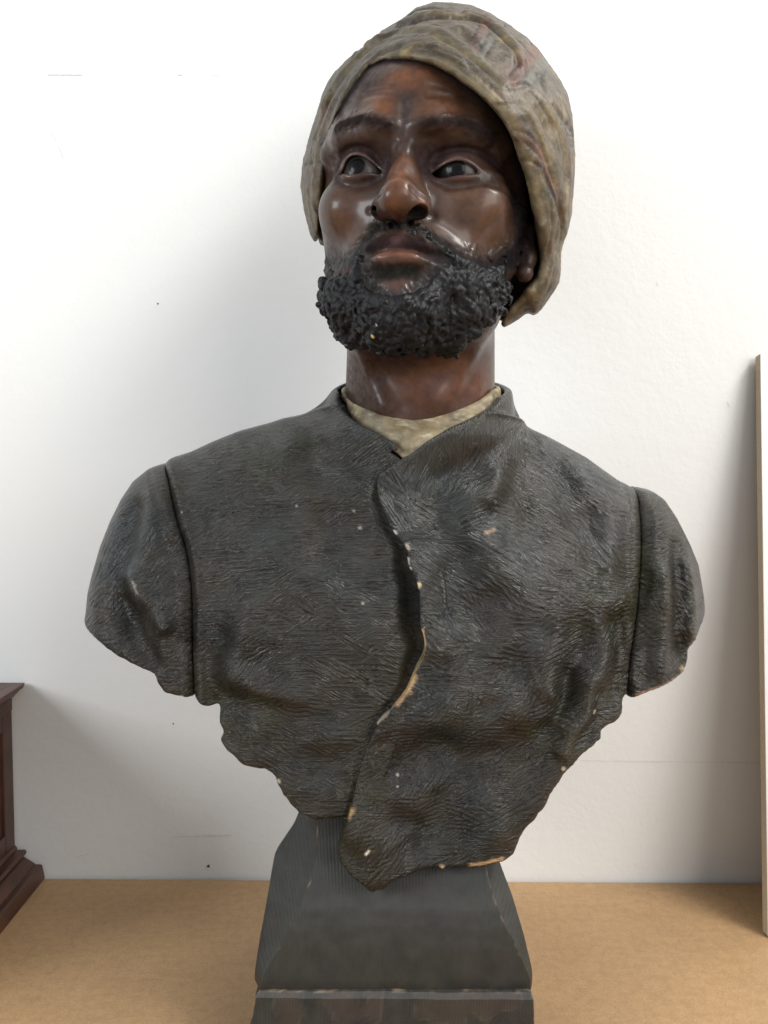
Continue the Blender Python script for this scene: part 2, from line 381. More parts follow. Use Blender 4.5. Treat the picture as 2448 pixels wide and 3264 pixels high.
# --- wooden cabinet at the left: profile of mouldings swept round the visible right side and front
def cabinet():
    pc = at(48, 2690, WY-0.004); xr = pc[0]                        # right face of the carcass
    root = empty('wooden_cabinet', (xr-0.15, WY-0.12, 0)); tag(root, 'dark reddish wooden cabinet with moulded top and plinth against the wall at the left edge', 'cabinet')
    top_z = at(87, 2176, WY-0.004)[2]; x0 = xr-0.30; yf = WY-0.24
    def slab(name, out0, out1, z0, z1, parent=root, bev=0.0015):
        # footprint grows from out0 (bottom) to out1 (top)
        v = []
        for o_, z in ((out0, z0), (out1, z1)):
            v += [(x0-o_, yf-o_, z), (xr+o_, yf-o_, z), (xr+o_, WY-0.003, z), (x0-o_, WY-0.003, z)]
        f = [(3, 2, 1, 0), (4, 5, 6, 7), (0, 1, 5, 4), (1, 2, 6, 5), (2, 3, 7, 6), (3, 0, 4, 7)]
        o = link(name, v, f, M_WOOD, parent, smooth=False); bevelled(o, bev); return o
    tz = top_z
    slab('top_board', 0.0125, 0.0150, tz-0.006, tz)
    slab('cornice', 0.0015, 0.0105, tz-0.016, tz-0.006)
    slab('frieze', 0.0006, 0.0006, tz-0.030, tz-0.016)
    bz = at(81, 2705, WY-0.004)[2]
    slab('carcass', -0.003, -0.003, bz-0.01, tz-0.030)
    # frame of the side panel, proud of the carcass
    for n_, (y0, y1, z0, z1) in {'stile': (WY-0.026, WY-0.004, bz+0.004, tz-0.030), 'stile ': (yf+0.002, yf+0.03, bz+0.004, tz-0.030),
                                 'rail': (yf+0.03, WY-0.026, tz-0.046, tz-0.030), 'rail ': (yf+0.03, WY-0.026, bz+0.004, bz+0.024)}.items():
        o = link(n_.strip(), *box_mesh(xr-0.004, xr, y0, y1, z0, z1), M_WOOD, root, smooth=False); bevelled(o, 0.0008)
    o = link('side_panel', *box_mesh(xr-0.004, xr-0.0016, yf+0.045, WY-0.041, bz+0.040, tz-0.062), M_WOOD, root, smooth=False); bevelled(o, 0.001)
    slab('waist_moulding', 0.003, 0.0005, bz-0.0005, bz+0.004)
    slab('waist_moulding', 0.0125, 0.0125, bz-0.006, bz-0.0005, bev=0.0025)
    slab('waist_moulding', 0.007, 0.0105, bz-0.011, bz-0.006)
    slab('plinth_board', 0.0065, 0.0065, 0.024, bz-0.011)
    slab('base_moulding', 0.022, 0.009, 0.016, 0.024)
    slab('base_board', 0.0315, 0.0285, 0.0, 0.016, bev=0.002)
cabinet()
def board():
    th = 0.011
    tp = at(2407, 1137, WY-0.003); z1 = tp[2]
    b0 = at(2452, 2960, 0.80); yb = 0.785
    xb = at(2447, 2985, yb-th)[0]; xt = tp[0]
    root = empty('leaning_board', (xb+0.15, yb, 0)); tag(root, 'white faced board with raw brown edge leaning on the wall at the right edge', 'board')
    W_ = 0.32
    def sheet(name, o0, o1, mat):                # slab between two offsets from the back plane
        dy = (WY-0.003)-yb; L = math.hypot(dy, z1); ny, nz = -z1/L, dy/L; v = []
        for o_ in (o0, o1):
            for (x, y, z) in ((xb, yb, 0), (xb+W_, yb, 0), (xt+W_, WY-0.003, z1), (xt, WY-0.003, z1)):
                v.append((x, y+ny*o_, z+nz*o_+0.0))
        f = [(0, 1, 2, 3), (7, 6, 5, 4), (0, 4, 5, 1), (1, 5, 6, 2), (2, 6, 7, 3), (3, 7, 4, 0)]
        o = link(name, v, f, mat, root, smooth=False); bevelled(o, 0.0006, 1); return o
    sheet('board_core', 0.0, th, M_MDF)
    sheet('white_face', th, th+0.0008, M_WHITE)
board()
# small marks on the wall: nail hole and pencil lines, shallow dark pits and thin strokes 0.3 mm proud
def disc(px, py, r, mat, name, parent, sx=1.0):
    c = at(px, py, WY-0.0004); a = np.linspace(0, 2*math.pi, 13)[:-1]
    rr = r*(1+0.2*np.sin(a*3+px))
    v = [(c[0]+math.cos(t)*q*sx, WY-0.0004, c[2]+math.sin(t)*q) for t, q in zip(a, rr)]+[(c[0], WY-0.0007, c[2])]
    return link(name, v, [(i, (i+1) % 12, 12) for i in range(12)], mat, parent)
def flat(name, col, r=0.7):
    m, nt, p = newmat(name); g = N(nt, 'ShaderNodeNewGeometry').outputs['Position']
    c = ramp(nt, noise_n(nt, g, 300, 3).outputs[0], [(0.3, tuple(x*0.9 for x in col)), (0.7, tuple(min(1, x*1.1) for x in col))])
    nt.links.new(c.outputs[0], p.inputs['Base Color']); p.inputs['Roughness'].default_value = r; return m
M_SPOT, M_LINE, M_SMUDGE = flat('dark_spot', (0.10, 0.08, 0.07)), flat('pencil_grey', (0.60, 0.60, 0.59)), flat('smudge', (0.70, 0.69, 0.67))
for px, py, r in ((664, 2761, 0.0016), (503, 968, 0.0009), (552, 2307, 0.0008)): disc(px, py, r, M_SPOT, 'nail_hole', wl)
def stroke(pts, wd, mat):
    P = np.array([at(x, y, WY-0.0005) for x, y in pts]); v = []; f = []
    for i, p in enumerate(P):
        t = P[min(i+1, len(P)-1)]-P[max(i-1, 0)]; n = np.array([-t[2], 0, t[0]]); n /= np.linalg.norm(n)
        q = wd*(0.4+0.6*abs(math.sin(i*1.7+pts[0][0])))
        v += [p+n*q, p-n*q]
        if i: f.append((2*i-2, 2*i-1, 2*i+1, 2*i))
    link('pencil_mark', v, f, mat, wl)
def dash(x0, x1, y0, y1, wd, mat, n=9): stroke([(x0+(x1-x0)*i/n, y0+(y1-y0)*i/n+math.sin(i*2.1)*0.7) for i in range(n+1)], wd, mat)
dash(152, 262, 238, 239, 0.0005, M_LINE); dash(566, 582, 239, 239, 0.0005, M_LINE, 3); dash(672, 700, 240, 240, 0.0003, M_SMUDGE, 3); dash(2277, 2308, 271, 271, 0.0004, M_SMUDGE, 4)
stroke([(162, 420), (178, 450), (190, 475), (202, 508)], 0.0003, M_SMUDGE)
dash(1850, 2432, 2424, 2432, 0.00035, M_SMUDGE, 24); dash(548, 740, 2668, 2661, 0.0005, M_SMUDGE, 10); dash(240, 285, 2733, 2722, 0.0004, M_SMUDGE, 5)
stroke([(2318, 1280), (2322, 1290), (2327, 1298)], 0.0004, M_SMUDGE); stroke([(2092, 900), (2096, 908), (2100, 912)], 0.0004, M_SMUDGE)

# ------------------------------------------------------------------ the bust
BUST = empty('bust', (0.012, 0.66, 0.0))
tag(BUST, 'painted clay bust of a bearded man in turban and dark jacket on a plinth', 'bust')

# head frame: r to the viewer's right, f forward, u up, in millimetres
def Rz(a): c, s = math.cos(a), math.sin(a); return np.array([[c, -s, 0], [s, c, 0], [0, 0, 1]])
def Rx(a): c, s = math.cos(a), math.sin(a); return np.array([[1, 0, 0], [0, c, -s], [0, s, c]])
def Ry(a): c, s = math.cos(a), math.sin(a); return np.array([[c, 0, s], [0, 1, 0], [-s, 0, c]])
HR = Rz(-math.radians(11))@Rx(-math.radians(12))@Ry(math.radians(0.5))@np.diag([1, -1, 1.0])
HT = np.array([0.0285, 0.6655, 0.629]); HS = 0.97/1000
def tol(P): return (np.atleast_2d(P)-HT)@HR/HS
def tow(L): return np.atleast_2d(L)@HR.T*HS+HT
def hp(px, py, f):
    o = tol(CAM)[0]; d = ray(px, py)@HR/HS; return o+d*((f-o[1])/d[1])

def add_local(name, V, F, mat, parent, colors=None, it=1):
    V = relax(V, F, it, 0.5); return link(name, tow(V), F[:, ::-1].copy(), mat, parent, colors=colors)
def paint(V, C, pts, rad, col, s=1.0, power=2):
    pts = np.atleast_2d(pts); m = rad*2.2; lo, hi = pts.min(0)-m, pts.max(0)+m
    idx = np.nonzero(((V > lo) & (V < hi)).all(1))[0]
    if len(idx) == 0: return
    P = V[idx]; d = polydist(P, pts) if len(pts) > 1 else np.sqrt(((P-pts[0])**2).sum(1))
    a = (s*np.exp(-(d/rad)**power))[:, None]; C[idx] = C[idx]*(1-a)+a*np.array(col)

hh = 0.85*DEV
NECK0, NECK1 = np.array([0.0270, 0.688, 0.36]), np.array([0.0285, 0.676, 0.60])
# ---- head
H = Vol((-98, -95, -232), (98, 134, 112), hh, tow, tol)
n0, n1_ = tol(NECK0)[0], tol(NECK1)[0]
H.tube([n0, n0+(n1_-n0)*0.55, n1_], [66, 61, 58], k=0)
H.ell((0, -5, 35), (70, 95, 80), k=10)
H.ell((0, -12, 30), (88, 88, 100), k=6)
H.ell((1.5, 28, 45), (75, 65, 52), k=12)
H.ell((-2, 32, 66), (58, 58, 40), k=14)
H.ell((1.5, 20, -12), (75, 63, 66), k=12)
H.ell((0, 24, -72), (67, 62, 50), k=14)
H.ball((0, 74, -98), 23, k=18)
H.tube([(66, 30, 52), (68, 30, 25), (69, 28, -10), (64, 24, -50)], [9, 9, 9, 9], k=12)
for s in (-1, 1):
    H.tube([(s*62, 54, 30), (s*44, 74, 31), (s*18, 84, 27), (0, 84, 22)], [8, 9, 9, 8], k=12)
    H.ball((s*50, 52, -12), 18, k=16)                             # cheekbone
H.ell((0, 66, -66), (34, 34, 26), k=14)                           # muzzle
H.tube([(0, 80, 14), (0, 90, -12), (0, 102, -32)], [8.5, 9, 10], k=10)
for s in (-1, 1):
    H.ell((s*33, 86, 4), (21, 16, 14), 'sub', 12)                 # eye socket
    H.tube([(s*11, 88, -25), (s*13.4, 94, -34.5)], [6.5, 7.8], k=8)   # nose wing
    H.brush([(s*68, 46, 10)], 14, -2)                             # temple
    H.brush([(s*58, 52, -52)], 17, -3)                            # hollow of the cheek
H.ball((0, 103.5, -31.5), 9.0, k=13)
H.tube([(0, 102, -36.5), (0, 93, -39)], [4.3, 5.2], k=5)
hb = H.hits
def px3(x, y): return (900+x/1.659, y/1.659)
def eyepx(side, pl):
    return [(1020+x/5.53, 440+y/5.53) if side < 0 else (1330+x/4.74, 440+y/4.74) for x, y in pl]
# eyeballs
eyes = []
for s, (ipx, ipy) in ((-1, (1143, 522)), (1, (1462, 530))):
    eyes.append((np.array([-36.0 if s < 0 else 34.0, 58.3, 8.5 if s < 0 else 6.0]), 18.0))
LID = {-1: dict(up=[(330, 660), (370, 600), (400, 510), (430, 410), (490, 320), (570, 268), (680, 262), (800, 305), (920, 395), (1030, 500), (1120, 590)],
                lo=[(330, 660), (420, 640), (520, 655), (640, 645), (760, 625), (900, 618), (1040, 640), (1120, 600)],
                cr=[(300, 560), (335, 420), (400, 290), (520, 180), (700, 150), (850, 200), (960, 310), (1050, 430)],
                bag=[(330, 720), (420, 800), (560, 835), (760, 815), (930, 760), (1080, 690)]),
       1: dict(up=[(215, 545), (260, 480), (330, 425), (430, 355), (560, 302), (660, 300), (760, 335), (870, 405), (950, 480), (1010, 530)],
               lo=[(215, 545), (300, 600), (440, 605), (600, 572), (750, 562), (900, 545), (1010, 530)],
               cr=[(210, 330), (300, 240), (430, 200), (600, 165), (800, 172), (950, 225), (1080, 310), (1190, 420)],
               bag=[(280, 650), (420, 700), (600, 720), (800, 705), (980, 665), (1150, 640)])}
for s in (-1, 1):
    c, r = eyes[0 if s < 0 else 1]; L = LID[s]
    # lids: a skin over the eyeball, then the almond opening cut out of it
    H.ball(c, r+2.2, k=5)
    up = smooth_line([hp(*q, 74) for q in eyepx(s, [(x_, y_+(38*math.sin(math.pi*i_/(len(L['up'])-1)))) for i_, (x_, y_) in enumerate(L['up'])])], 3); lo = smooth_line([hp(*q, 74) for q in eyepx(s, L['lo'])], 3)
    poly = np.vstack([up[:, [0, 2]], lo[::-1][1:-1][:, [0, 2]]])
    sl = H.box(c-24+np.array([0, 20, 0]), c+np.array([24, 34, 24])); P = H.pts(sl)
    # follow the sight line so that the opening keeps its outline at every depth
    o = tol(CAM)[0]; k_ = (74-o[1])/(P[..., 1]-o[1]); Xs = o[0]+(P[..., 0]-o[0])*k_; Zs = o[2]+(P[..., 2]-o[2])*k_
    d2 = polysdf(Xs, Zs, poly); hole = np.maximum(d2, (r-3)-np.sqrt(((P-c)**2).sum(-1))); H.D[sl] = smax(H.D[sl], -hole, 1.2)
    ups = H.hits(eyepx(s, [(x, y+8) for x, y in L['up'][1:]])); H.brush(ups, 1.9, 1.0)
    los = H.hits(eyepx(s, [(x, y+30) for x, y in L['lo'][1:-1]])); H.brush(los, 2.2, 1.0)
    H.brush(hb(eyepx(s, L['cr'])), 2.3, -2.3)
    H.brush(hb(eyepx(s, L['bag'])), 3.0, -1.3)
# tail of the viewer-right lids and crow's foot
H.brush(hb([(1530, 545), (1562, 552), (1585, 560), (1602, 570)]), 2.4, 1.6)
H.brush(hb([(1425, 600), (1500, 592), (1570, 594), (1612, 612), (1640, 655), (1646, 700)]), 3.0, -1.6)
H.brush(hb([(1062, 500), (1048, 540), (1050, 580)]), 5, -1.5)
# brows: bony edge, hair ridge and the hollows round them
H.brush(hb([(1085, 398), (1150, 378), (1205, 385), (1240, 402)]), 5.0, 2.0)
H.brush(hb([(1350, 398), (1420, 384), (1490, 394), (1540, 420), (1575, 450), (1600, 500)]), 5.0, 2.2)
H.brush(hb([(1235, 392), (1262, 388)]), 4, 1.3); H.brush(hb([(1300, 395), (1325, 390)]), 4, 1.3); H.brush(hb([(1290, 330), (1288, 400), (1285, 430)]), 3.5, -1.6)
H.brush(hb([(1200, 430), (1245, 445)]), 7, -1.8); H.brush(hb([(1340, 440), (1400, 440)]), 7, -1.8)
H.brush(hb([(1130, 440), (1170, 440)]), 7, 1.2); H.brush(hb([(1440, 445), (1510, 450)]), 8, 1.4)
# forehead: two bosses, one above, furrows
H.brush(hb([(1215, 335)]), 13, 2.6); H.brush(hb([(1375, 335), (1420, 335)]), 13, 2.4); H.brush(hb([(1290, 245), (1330, 245)]), 13, 2.2)
H.brush(hb([(1160, 305), (1220, 296), (1290, 304), (1360, 300), (1430, 306)]), 3.2, -1.5)
H.brush(hb([(1170, 278), (1250, 268), (1350, 272), (1420, 280)]), 2.6, -0.8)
H.brush(hb([(1450, 360), (1470, 350)]), 10, -1.2)
# nose
H.brush(hb([(1230, 628), (1222, 645)]), 5, 0.8); H.brush(hb([(1308, 628), (1320, 645)]), 5, 0.8); H.brush(hb([(1290, 470), (1280, 540)]), 4.5, 1.8)
H.brush(hb([(1320, 605), (1338, 628), (1358, 640), (1376, 662), (1380, 690)]), 2.6, -2.2)
H.brush(hb([(1214, 612), (1196, 632), (1182, 650), (1178, 672)]), 2.4, -1.8)
H.brush(hb([(1310, 600), (1312, 628)]), 3.0, -0.9)
H.brush(hb([(1345, 640), (1352, 650)]), 5, 1.6); H.brush(hb([(1196, 648)]), 5, 1.6)
def nostril(pts, rad):
    P = hb(pts); d = np.array([0, 0.35, 1.0]); d /= np.linalg.norm(d)
    for q, r in zip(P, rad): H.tube([q-d*3, q+d*7], [r, r*0.7], 'sub', 1.6)
for q_, rr_, ax_ in (((1202, 672), (3.4, 3.6, 1.9), 14), ((1329, 678), (8.0, 5.5, 3.0), -10)):
    c_ = hp(*q_, 99); H.ell(c_+(0, 0, 1.5), rr_, 'sub', 1.5, rot=Ry(math.radians(ax_)))
# mouth
ml = [(1136, 812), (1160, 810), (1190, 802), (1226, 794), (1264, 790), (1315, 792), (1362, 808), (1412, 818), (1440, 824)]
H.brush(hb([(1175, 786), (1215, 764), (1245, 758), (1262, 762), (1285, 758), (1330, 768), (1375, 792), (1410, 806)]), 4.5, 1.1)
H.brush(hb([(1212, 820), (1240, 813), (1265, 812), (1292, 814), (1318, 821)]), 5.2, 3.6)
H.brush(hb([(1352, 846), (1372, 858)]), 6, 1.2)
H.brush(hb(ml), 3.0, -4.4); H.brush(hb([(1190, 806), (1226, 797), (1264, 793), (1315, 796), (1362, 811)]), 1.3, -1.6)
H.brush(hb([(1200, 858), (1235, 866), (1270, 868), (1310, 864), (1340, 856)]), 5, -3.2)
H.brush(hb([(1258, 905), (1262, 915)]), 12, 1.2)
H.brush(hb([(1262, 712), (1262, 745)]), 3.5, -1.1)
H.brush(hb([(1180, 745), (1215, 741), (1245, 738), (1262, 744), (1285, 738), (1330, 745), (1380, 778)]), 2.2, 0.8)
H.brush(hb([(1440, 824), (1452, 840)]), 6, -1.5); H.brush(hb([(1134, 815), (1128, 830)]), 5, -1.5)
# cheeks
H.brush(hb([(1540, 680), (1570, 660)]), 15, 3.0); H.brush(hb([(1500, 745)]), 13, 1.8); H.brush(hb([(1075, 665)]), 13, 2.5)
H.brush(hb([(1470, 690), (1440, 720)]), 12, -0.6); H.brush(hb([(1110, 720)]), 10, -1.2); H.brush(hb([(1575, 730), (1560, 770)]), 9, -1.2)
# ears: mostly hidden, a lobe shows in front of the turban on the viewer's right
lob = hp(1672, 874, 20)
H.tube([lob+(0, -2, 34), lob+(2, -3, 14), lob], [6, 6, 5.5], k=5); H.ball(lob+(0.5, 2, -0.5), 6.0, k=2)
H.tube([(-70, 0, -10), (-70, 2, -40)], [8, 6], k=6)
# throat: larynx shadow side, strap muscles
H.brush(hb([(1500, 1130), (1450, 1200), (1390, 1275)]), 10, 4.5); H.brush(hb([(1165, 1140), (1185, 1200), (1225, 1290)]), 8, 4.0)
H.brush(hb([(1230, 1210), (1270, 1290)]), 9, -2.0); H.brush(hb([(1310, 1180), (1330, 1230)]), 13, 3.2)
H.brush(hb([(1500, 1225), (1480, 1270)]), 9, -1.5)
# ---- beard, moustache and brows: thick modelled curls laid on the head
rng = np.random.default_rng(7)
beard_poly = [(1684, 600), (1700, 690), (1683, 730), (1668, 790), (1652, 850), (1640, 900), (1625, 950), (1600, 1000), (1570, 1030), (1535, 1050), (1510, 1075), (1475, 1100), (1460, 1136), (1400, 1132), (1244, 1124),
              (1180, 1122), (1120, 1112), (1070, 1085), (1040, 1040), (1010, 985), (1000, 900), (1003, 820), (1030, 838), (1070, 852), (1105, 838), (1135, 812), (1160, 830), (1168, 884), (1205, 922), (1258, 934), (1308, 922), (1362, 890), (1392, 852), (1422, 834),
              (1438, 806), (1480, 812), (1530, 838), (1570, 840), (1610, 815), (1635, 770), (1650, 700), (1668, 630)]
bp = np.array(beard_poly, float); bp[:27] = np.array([1340, 880])+(bp[:27]-np.array([1340, 880]))*np.array([0.925, 0.90])
def inpoly(x, y, poly):
    c = False; n = len(poly)
    for i in range(n):
        x0, y0 = poly[i]; x1, y1 = poly[(i+1) % n]
        if (y0 > y) != (y1 > y) and x < (x1-x0)*(y-y0)/(y1-y0)+x0: c = not c
    return c
def edge_d(x, y, poly):
    p = np.array([x, y], float); return min(float(segdist(p[None], poly[i], poly[(i+1) % len(poly)])[0][0]) for i in range(len(poly)))
curls = []
tries = 0
while len(curls) < 1700 and tries < 9000:
    tries += 1; x, y = rng.uniform(1000, 1700), rng.uniform(600, 1140)
    if not inpoly(x, y, bp): continue
    e = edge_d(x, y, bp); p = H.hit(x, y)
    if p[1] < -25: continue
    top = (y < 900) and (x > 1380 or x < 1140)
    full = min(1.0, (e/(48.0 if x > 1400 else 75.0))**1.2) if (top or (y < 960 and 1150 < x < 1420)) else 1.0
    curls.append((x, y, p, full))
def gradH(p):
    g = np.array([H.sample(p+d)[0]-H.sample(p-d)[0] for d in np.eye(3)*1.5]); return g/(np.linalg.norm(g)+1e-9)
CN = noise3(np.array([c_[2] for c_ in curls]), 1/13.0, 61, 1); CA = noise3(np.array([c_[2] for c_ in curls]), 1/16.0, 71, 1)

def relief(path, count, width, rad, amp, ln, ang=0.0, spread=0.4):     # short carved strokes, like hair cut into clay
    path = smooth_line(path, 5)
    for _ in range(count):
        u = rng.uniform(0, len(path)-1.001); i = int(u); p2 = path[i]+(path[i+1]-path[i])*(u-i); tg = path[i+1]-path[i]; tg /= np.linalg.norm(tg); nn_ = np.array([-tg[1], tg[0]])
        c2 = p2+nn_*rng.normal(0, width*0.42); a = ang+rng.normal(0, spread); d2 = tg*math.cos(a)+nn_*math.sin(a)
        A, B = H.hit(*(c2-d2*ln*0.5)), H.hit(*(c2+d2*ln*0.5))
        if np.linalg.norm(A-B) < ln*0.6: H.brush([A, B], rad*rng.uniform(0.8, 1.2), amp*rng.choice([1, 1, -0.8]))
relief([(1080, 405), (1112, 388), (1150, 378), (1205, 384), (1240, 398)], 170, 24, 0.9, 0.5, 18, -0.5, 0.25)
relief([(1348, 392), (1420, 382), (1490, 392), (1545, 420), (1575, 446)], 220, 26, 0.9, 0.55, 19, -0.5, 0.25)
relief([(1215, 866), (1262, 858), (1315, 868)], 90, 22, 0.9, 0.5, 18, 1.5, 0.35)
relief([(1185, 728), (1230, 718), (1290, 715), (1350, 728)], 90, 22, 0.9, 0.6, 16, 1.4, 0.4)
relief([(1240, 738), (1200, 745), (1165, 772), (1140, 800), (1120, 830)], 100, 26, 0.95, 0.8, 20, 0.7, 0.4)
relief([(1290, 735), (1335, 742), (1385, 768), (1430, 800), (1465, 830)], 130, 24, 1.0, 1.1, 22, 0.6, 0.4)
relief([(1168, 850), (1172, 895), (1208, 928), (1258, 938), (1310, 928), (1366, 892), (1396, 850)], 130, 26, 0.95, 0.8, 18, 1.4, 0.5)
relief([(1030, 845), (1075, 850), (1115, 830)], 70, 40, 1.0, 0.8, 20, 1.3, 0.6); relief([(1470, 825), (1530, 838), (1590, 828), (1630, 780)], 150, 46, 1.05, 0.9, 22, 1.2, 0.6); relief([(1660, 640), (1680, 690), (1668, 760), (1650, 820)], 110, 26, 1.0, 1.0, 18, 0.3, 0.8)
for x, y, p, full in curls:
    if full < 0.45 and rng.random() < 0.9:
        n = gradH(p); t = np.cross(n, [0.3, 0.1, 1.0]); t /= np.linalg.norm(t); b = np.cross(n, t); a = rng.normal(-1.45, 0.5); d = math.cos(a)*t+math.sin(a)*b; H.brush([p-d*2.2, p+d*2.2], 1.0, 0.5+1.2*full)
HV, HF = H.mesh()
# paint
C = np.tile(np.array([0.052, 0.027, 0.018]), (len(HV), 1))
nz = noise3(HV, 1/28.0, 5, 3)[:, None]; C = C*(1+0.35*nz)
DARK = (0.014, 0.012, 0.013); ORG = (0.16, 0.056, 0.019); BRN = (0.115, 0.054, 0.029)
def pt(pl, r, c, s=1.0, power=2): paint(HV, C, hb(pl), r, c, s, power)
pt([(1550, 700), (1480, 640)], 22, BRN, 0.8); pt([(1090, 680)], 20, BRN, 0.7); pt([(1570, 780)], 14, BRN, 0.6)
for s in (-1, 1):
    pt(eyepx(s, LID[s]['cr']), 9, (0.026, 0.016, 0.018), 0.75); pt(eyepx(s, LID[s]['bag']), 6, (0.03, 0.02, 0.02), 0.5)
    pt(eyepx(s, [(x, y+8) for x, y in LID[s]['up'][2:-1]]), 1.6, (0.11, 0.065, 0.055), 0.7); pt(eyepx(s, LID[s]['lo'][1:-1]), 2.5, (0.085, 0.042, 0.036), 0.6)  # upper lid highlight painted on as a pale rim line
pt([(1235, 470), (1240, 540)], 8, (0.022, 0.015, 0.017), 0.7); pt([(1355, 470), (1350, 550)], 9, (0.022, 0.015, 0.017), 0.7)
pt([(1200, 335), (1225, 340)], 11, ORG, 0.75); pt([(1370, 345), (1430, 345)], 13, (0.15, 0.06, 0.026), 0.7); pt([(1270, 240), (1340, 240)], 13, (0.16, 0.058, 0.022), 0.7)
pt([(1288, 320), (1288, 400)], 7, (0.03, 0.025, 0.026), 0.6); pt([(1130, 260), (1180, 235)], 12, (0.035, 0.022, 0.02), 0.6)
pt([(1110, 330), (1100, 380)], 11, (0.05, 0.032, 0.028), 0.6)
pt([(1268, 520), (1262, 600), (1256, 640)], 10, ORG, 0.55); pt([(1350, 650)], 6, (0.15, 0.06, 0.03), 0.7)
for q_ in ((1200, 675), (1206, 674), (1308, 680), (1320, 680), (1334, 680), (1348, 684)): paint(HV, C, hp(*q_, 97)+(0, 0, 1), 4.3, (0.006, 0.004, 0.004), 0.95, 8)  # nostril holes painted near-black, standing in for the shade inside
pt([(1262, 690)], 5, (0.05, 0.02, 0.014), 0.6)
pt([(1210, 818), (1265, 808), (1320, 820)], 5.5, (0.18, 0.072, 0.04), 0.85); pt([(1180, 790), (1205, 772), (1262, 768), (1330, 780), (1400, 812)], 6.5, (0.016, 0.010, 0.011), 0.9)  # upper lip darkened in the paint for its downward-facing shade
pt([(1262, 765)], 5, (0.075, 0.03, 0.03), 0.6); pt([(1250, 915), (1290, 905)], 9, (0.14, 0.06, 0.036), 0.7)
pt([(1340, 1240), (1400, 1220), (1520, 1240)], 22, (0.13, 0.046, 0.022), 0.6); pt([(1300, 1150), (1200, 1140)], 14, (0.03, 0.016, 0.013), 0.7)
# painted brows, stubble, beard ground
pt([(1070, 408), (1110, 388), (1150, 378), (1205, 385), (1235, 395)], 5.6, DARK, 0.85, 2); pt([(1352, 392), (1420, 382), (1490, 392), (1545, 420), (1570, 442)], 6.2, DARK, 0.85, 2)
pt([(1160, 770), (1195, 728), (1262, 715), (1330, 722), (1390, 762), (1440, 812)], 9, (0.017, 0.017, 0.015), 0.95, 3)
pt([(1220, 868), (1262, 866), (1312, 870)], 8.5, (0.015, 0.015, 0.013), 0.97, 3)
pt([(1168, 850), (1170, 892), (1206, 934), (1258, 944), (1312, 932), (1368, 894), (1400, 850)], 6.5, (0.02, 0.02, 0.021), 0.9)
pt([(1640, 640), (1668, 720), (1650, 800), (1600, 845), (1520, 850), (1450, 845)], 13, (0.013, 0.013, 0.014), 0.95); pt([(1020, 830), (1060, 850), (1120, 830), (1150, 800)], 11, (0.022, 0.022, 0.023), 0.95)
nn = noise3(HV, 1/3.0, 9, 2)[:, None]; C = np.clip(C*(1+0.22*nn), 0.004, 1)
# dark hair under the turban's rim
rim_px = [(1017, 747), (1022, 640), (1030, 540), (1042, 440), (1081, 350), (1129, 271), (1177, 214), (1231, 189), (1322, 187), (1382, 199), (1442, 226), (1503, 271), (1563, 319), (1611, 374), (1640, 430), (1664, 500), (1688, 573), (1704, 651), (1716, 711), (1725, 784), (1728, 844), (1714, 886), (1678, 928), (1629, 976)]
pt([(1085, 350), (1132, 275), (1180, 215), (1250, 192), (1322, 194), (1382, 206), (1442, 234), (1500, 278), (1560, 328), (1605, 380), (1630, 435), (1655, 505), (1675, 590)], 7.0, (0.016, 0.014, 0.017), 0.92)
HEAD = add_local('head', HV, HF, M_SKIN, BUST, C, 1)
# eyes
for (c, r), s in zip(eyes, (-1, 1)):
    nu, nv = 64, 40; V = []; F = []
    ic = hp(*((1138, 530) if s < 0 else (1457, 538)), 75) - c; ic /= np.linalg.norm(ic)
    for j in range(nv+1):
        for i in range(nu):
            a, b = 2*math.pi*i/nu, math.pi*j/nv; V.append(c+(r-0.15)*np.array([math.sin(b)*math.cos(a), math.cos(b), math.sin(b)*math.sin(a)]))
    # pole looks along the gaze so the iris ring is crisp
    V = np.array(V)-c; z = np.array([0, 1.0, 0]); v_ = np.cross(z, ic); k_ = z@ic; K = np.array([[0, -v_[2], v_[1]], [v_[2], 0, -v_[0]], [-v_[1], v_[0], 0]])
    R3 = np.eye(3)+K+K@K/(1+k_); V = V@R3.T
    for j in range(nv):
        for i in range(nu): F.append((j*nu+i, j*nu+(i+1) % nu, (j+1)*nu+(i+1) % nu, (j+1)*nu+i))
    ang = np.degrees(np.arccos(np.clip(V@ic/np.linalg.norm(V, axis=1), -1, 1)))
    EC = np.tile(np.array([0.062, 0.054, 0.050]), (len(V), 1)); EC[:] *= np.clip(0.75+0.9*(V[:, [0]]-(ic*r)[0])/12.0, 0.35, 1.4); EC[ang < 22] = (0.006, 0.0045, 0.005); EC[ang < 8] = (0.002, 0.002, 0.003)  # sclera gradient puts the shaded left side into the colour
    d = r-0.15; V = V+ic*np.where(ang < 16, 0.35, 0)[:, None]
    Fa = np.array(F)
    link('eye', tow(V+c), Fa, M_EYE, HEAD, colors=EC)

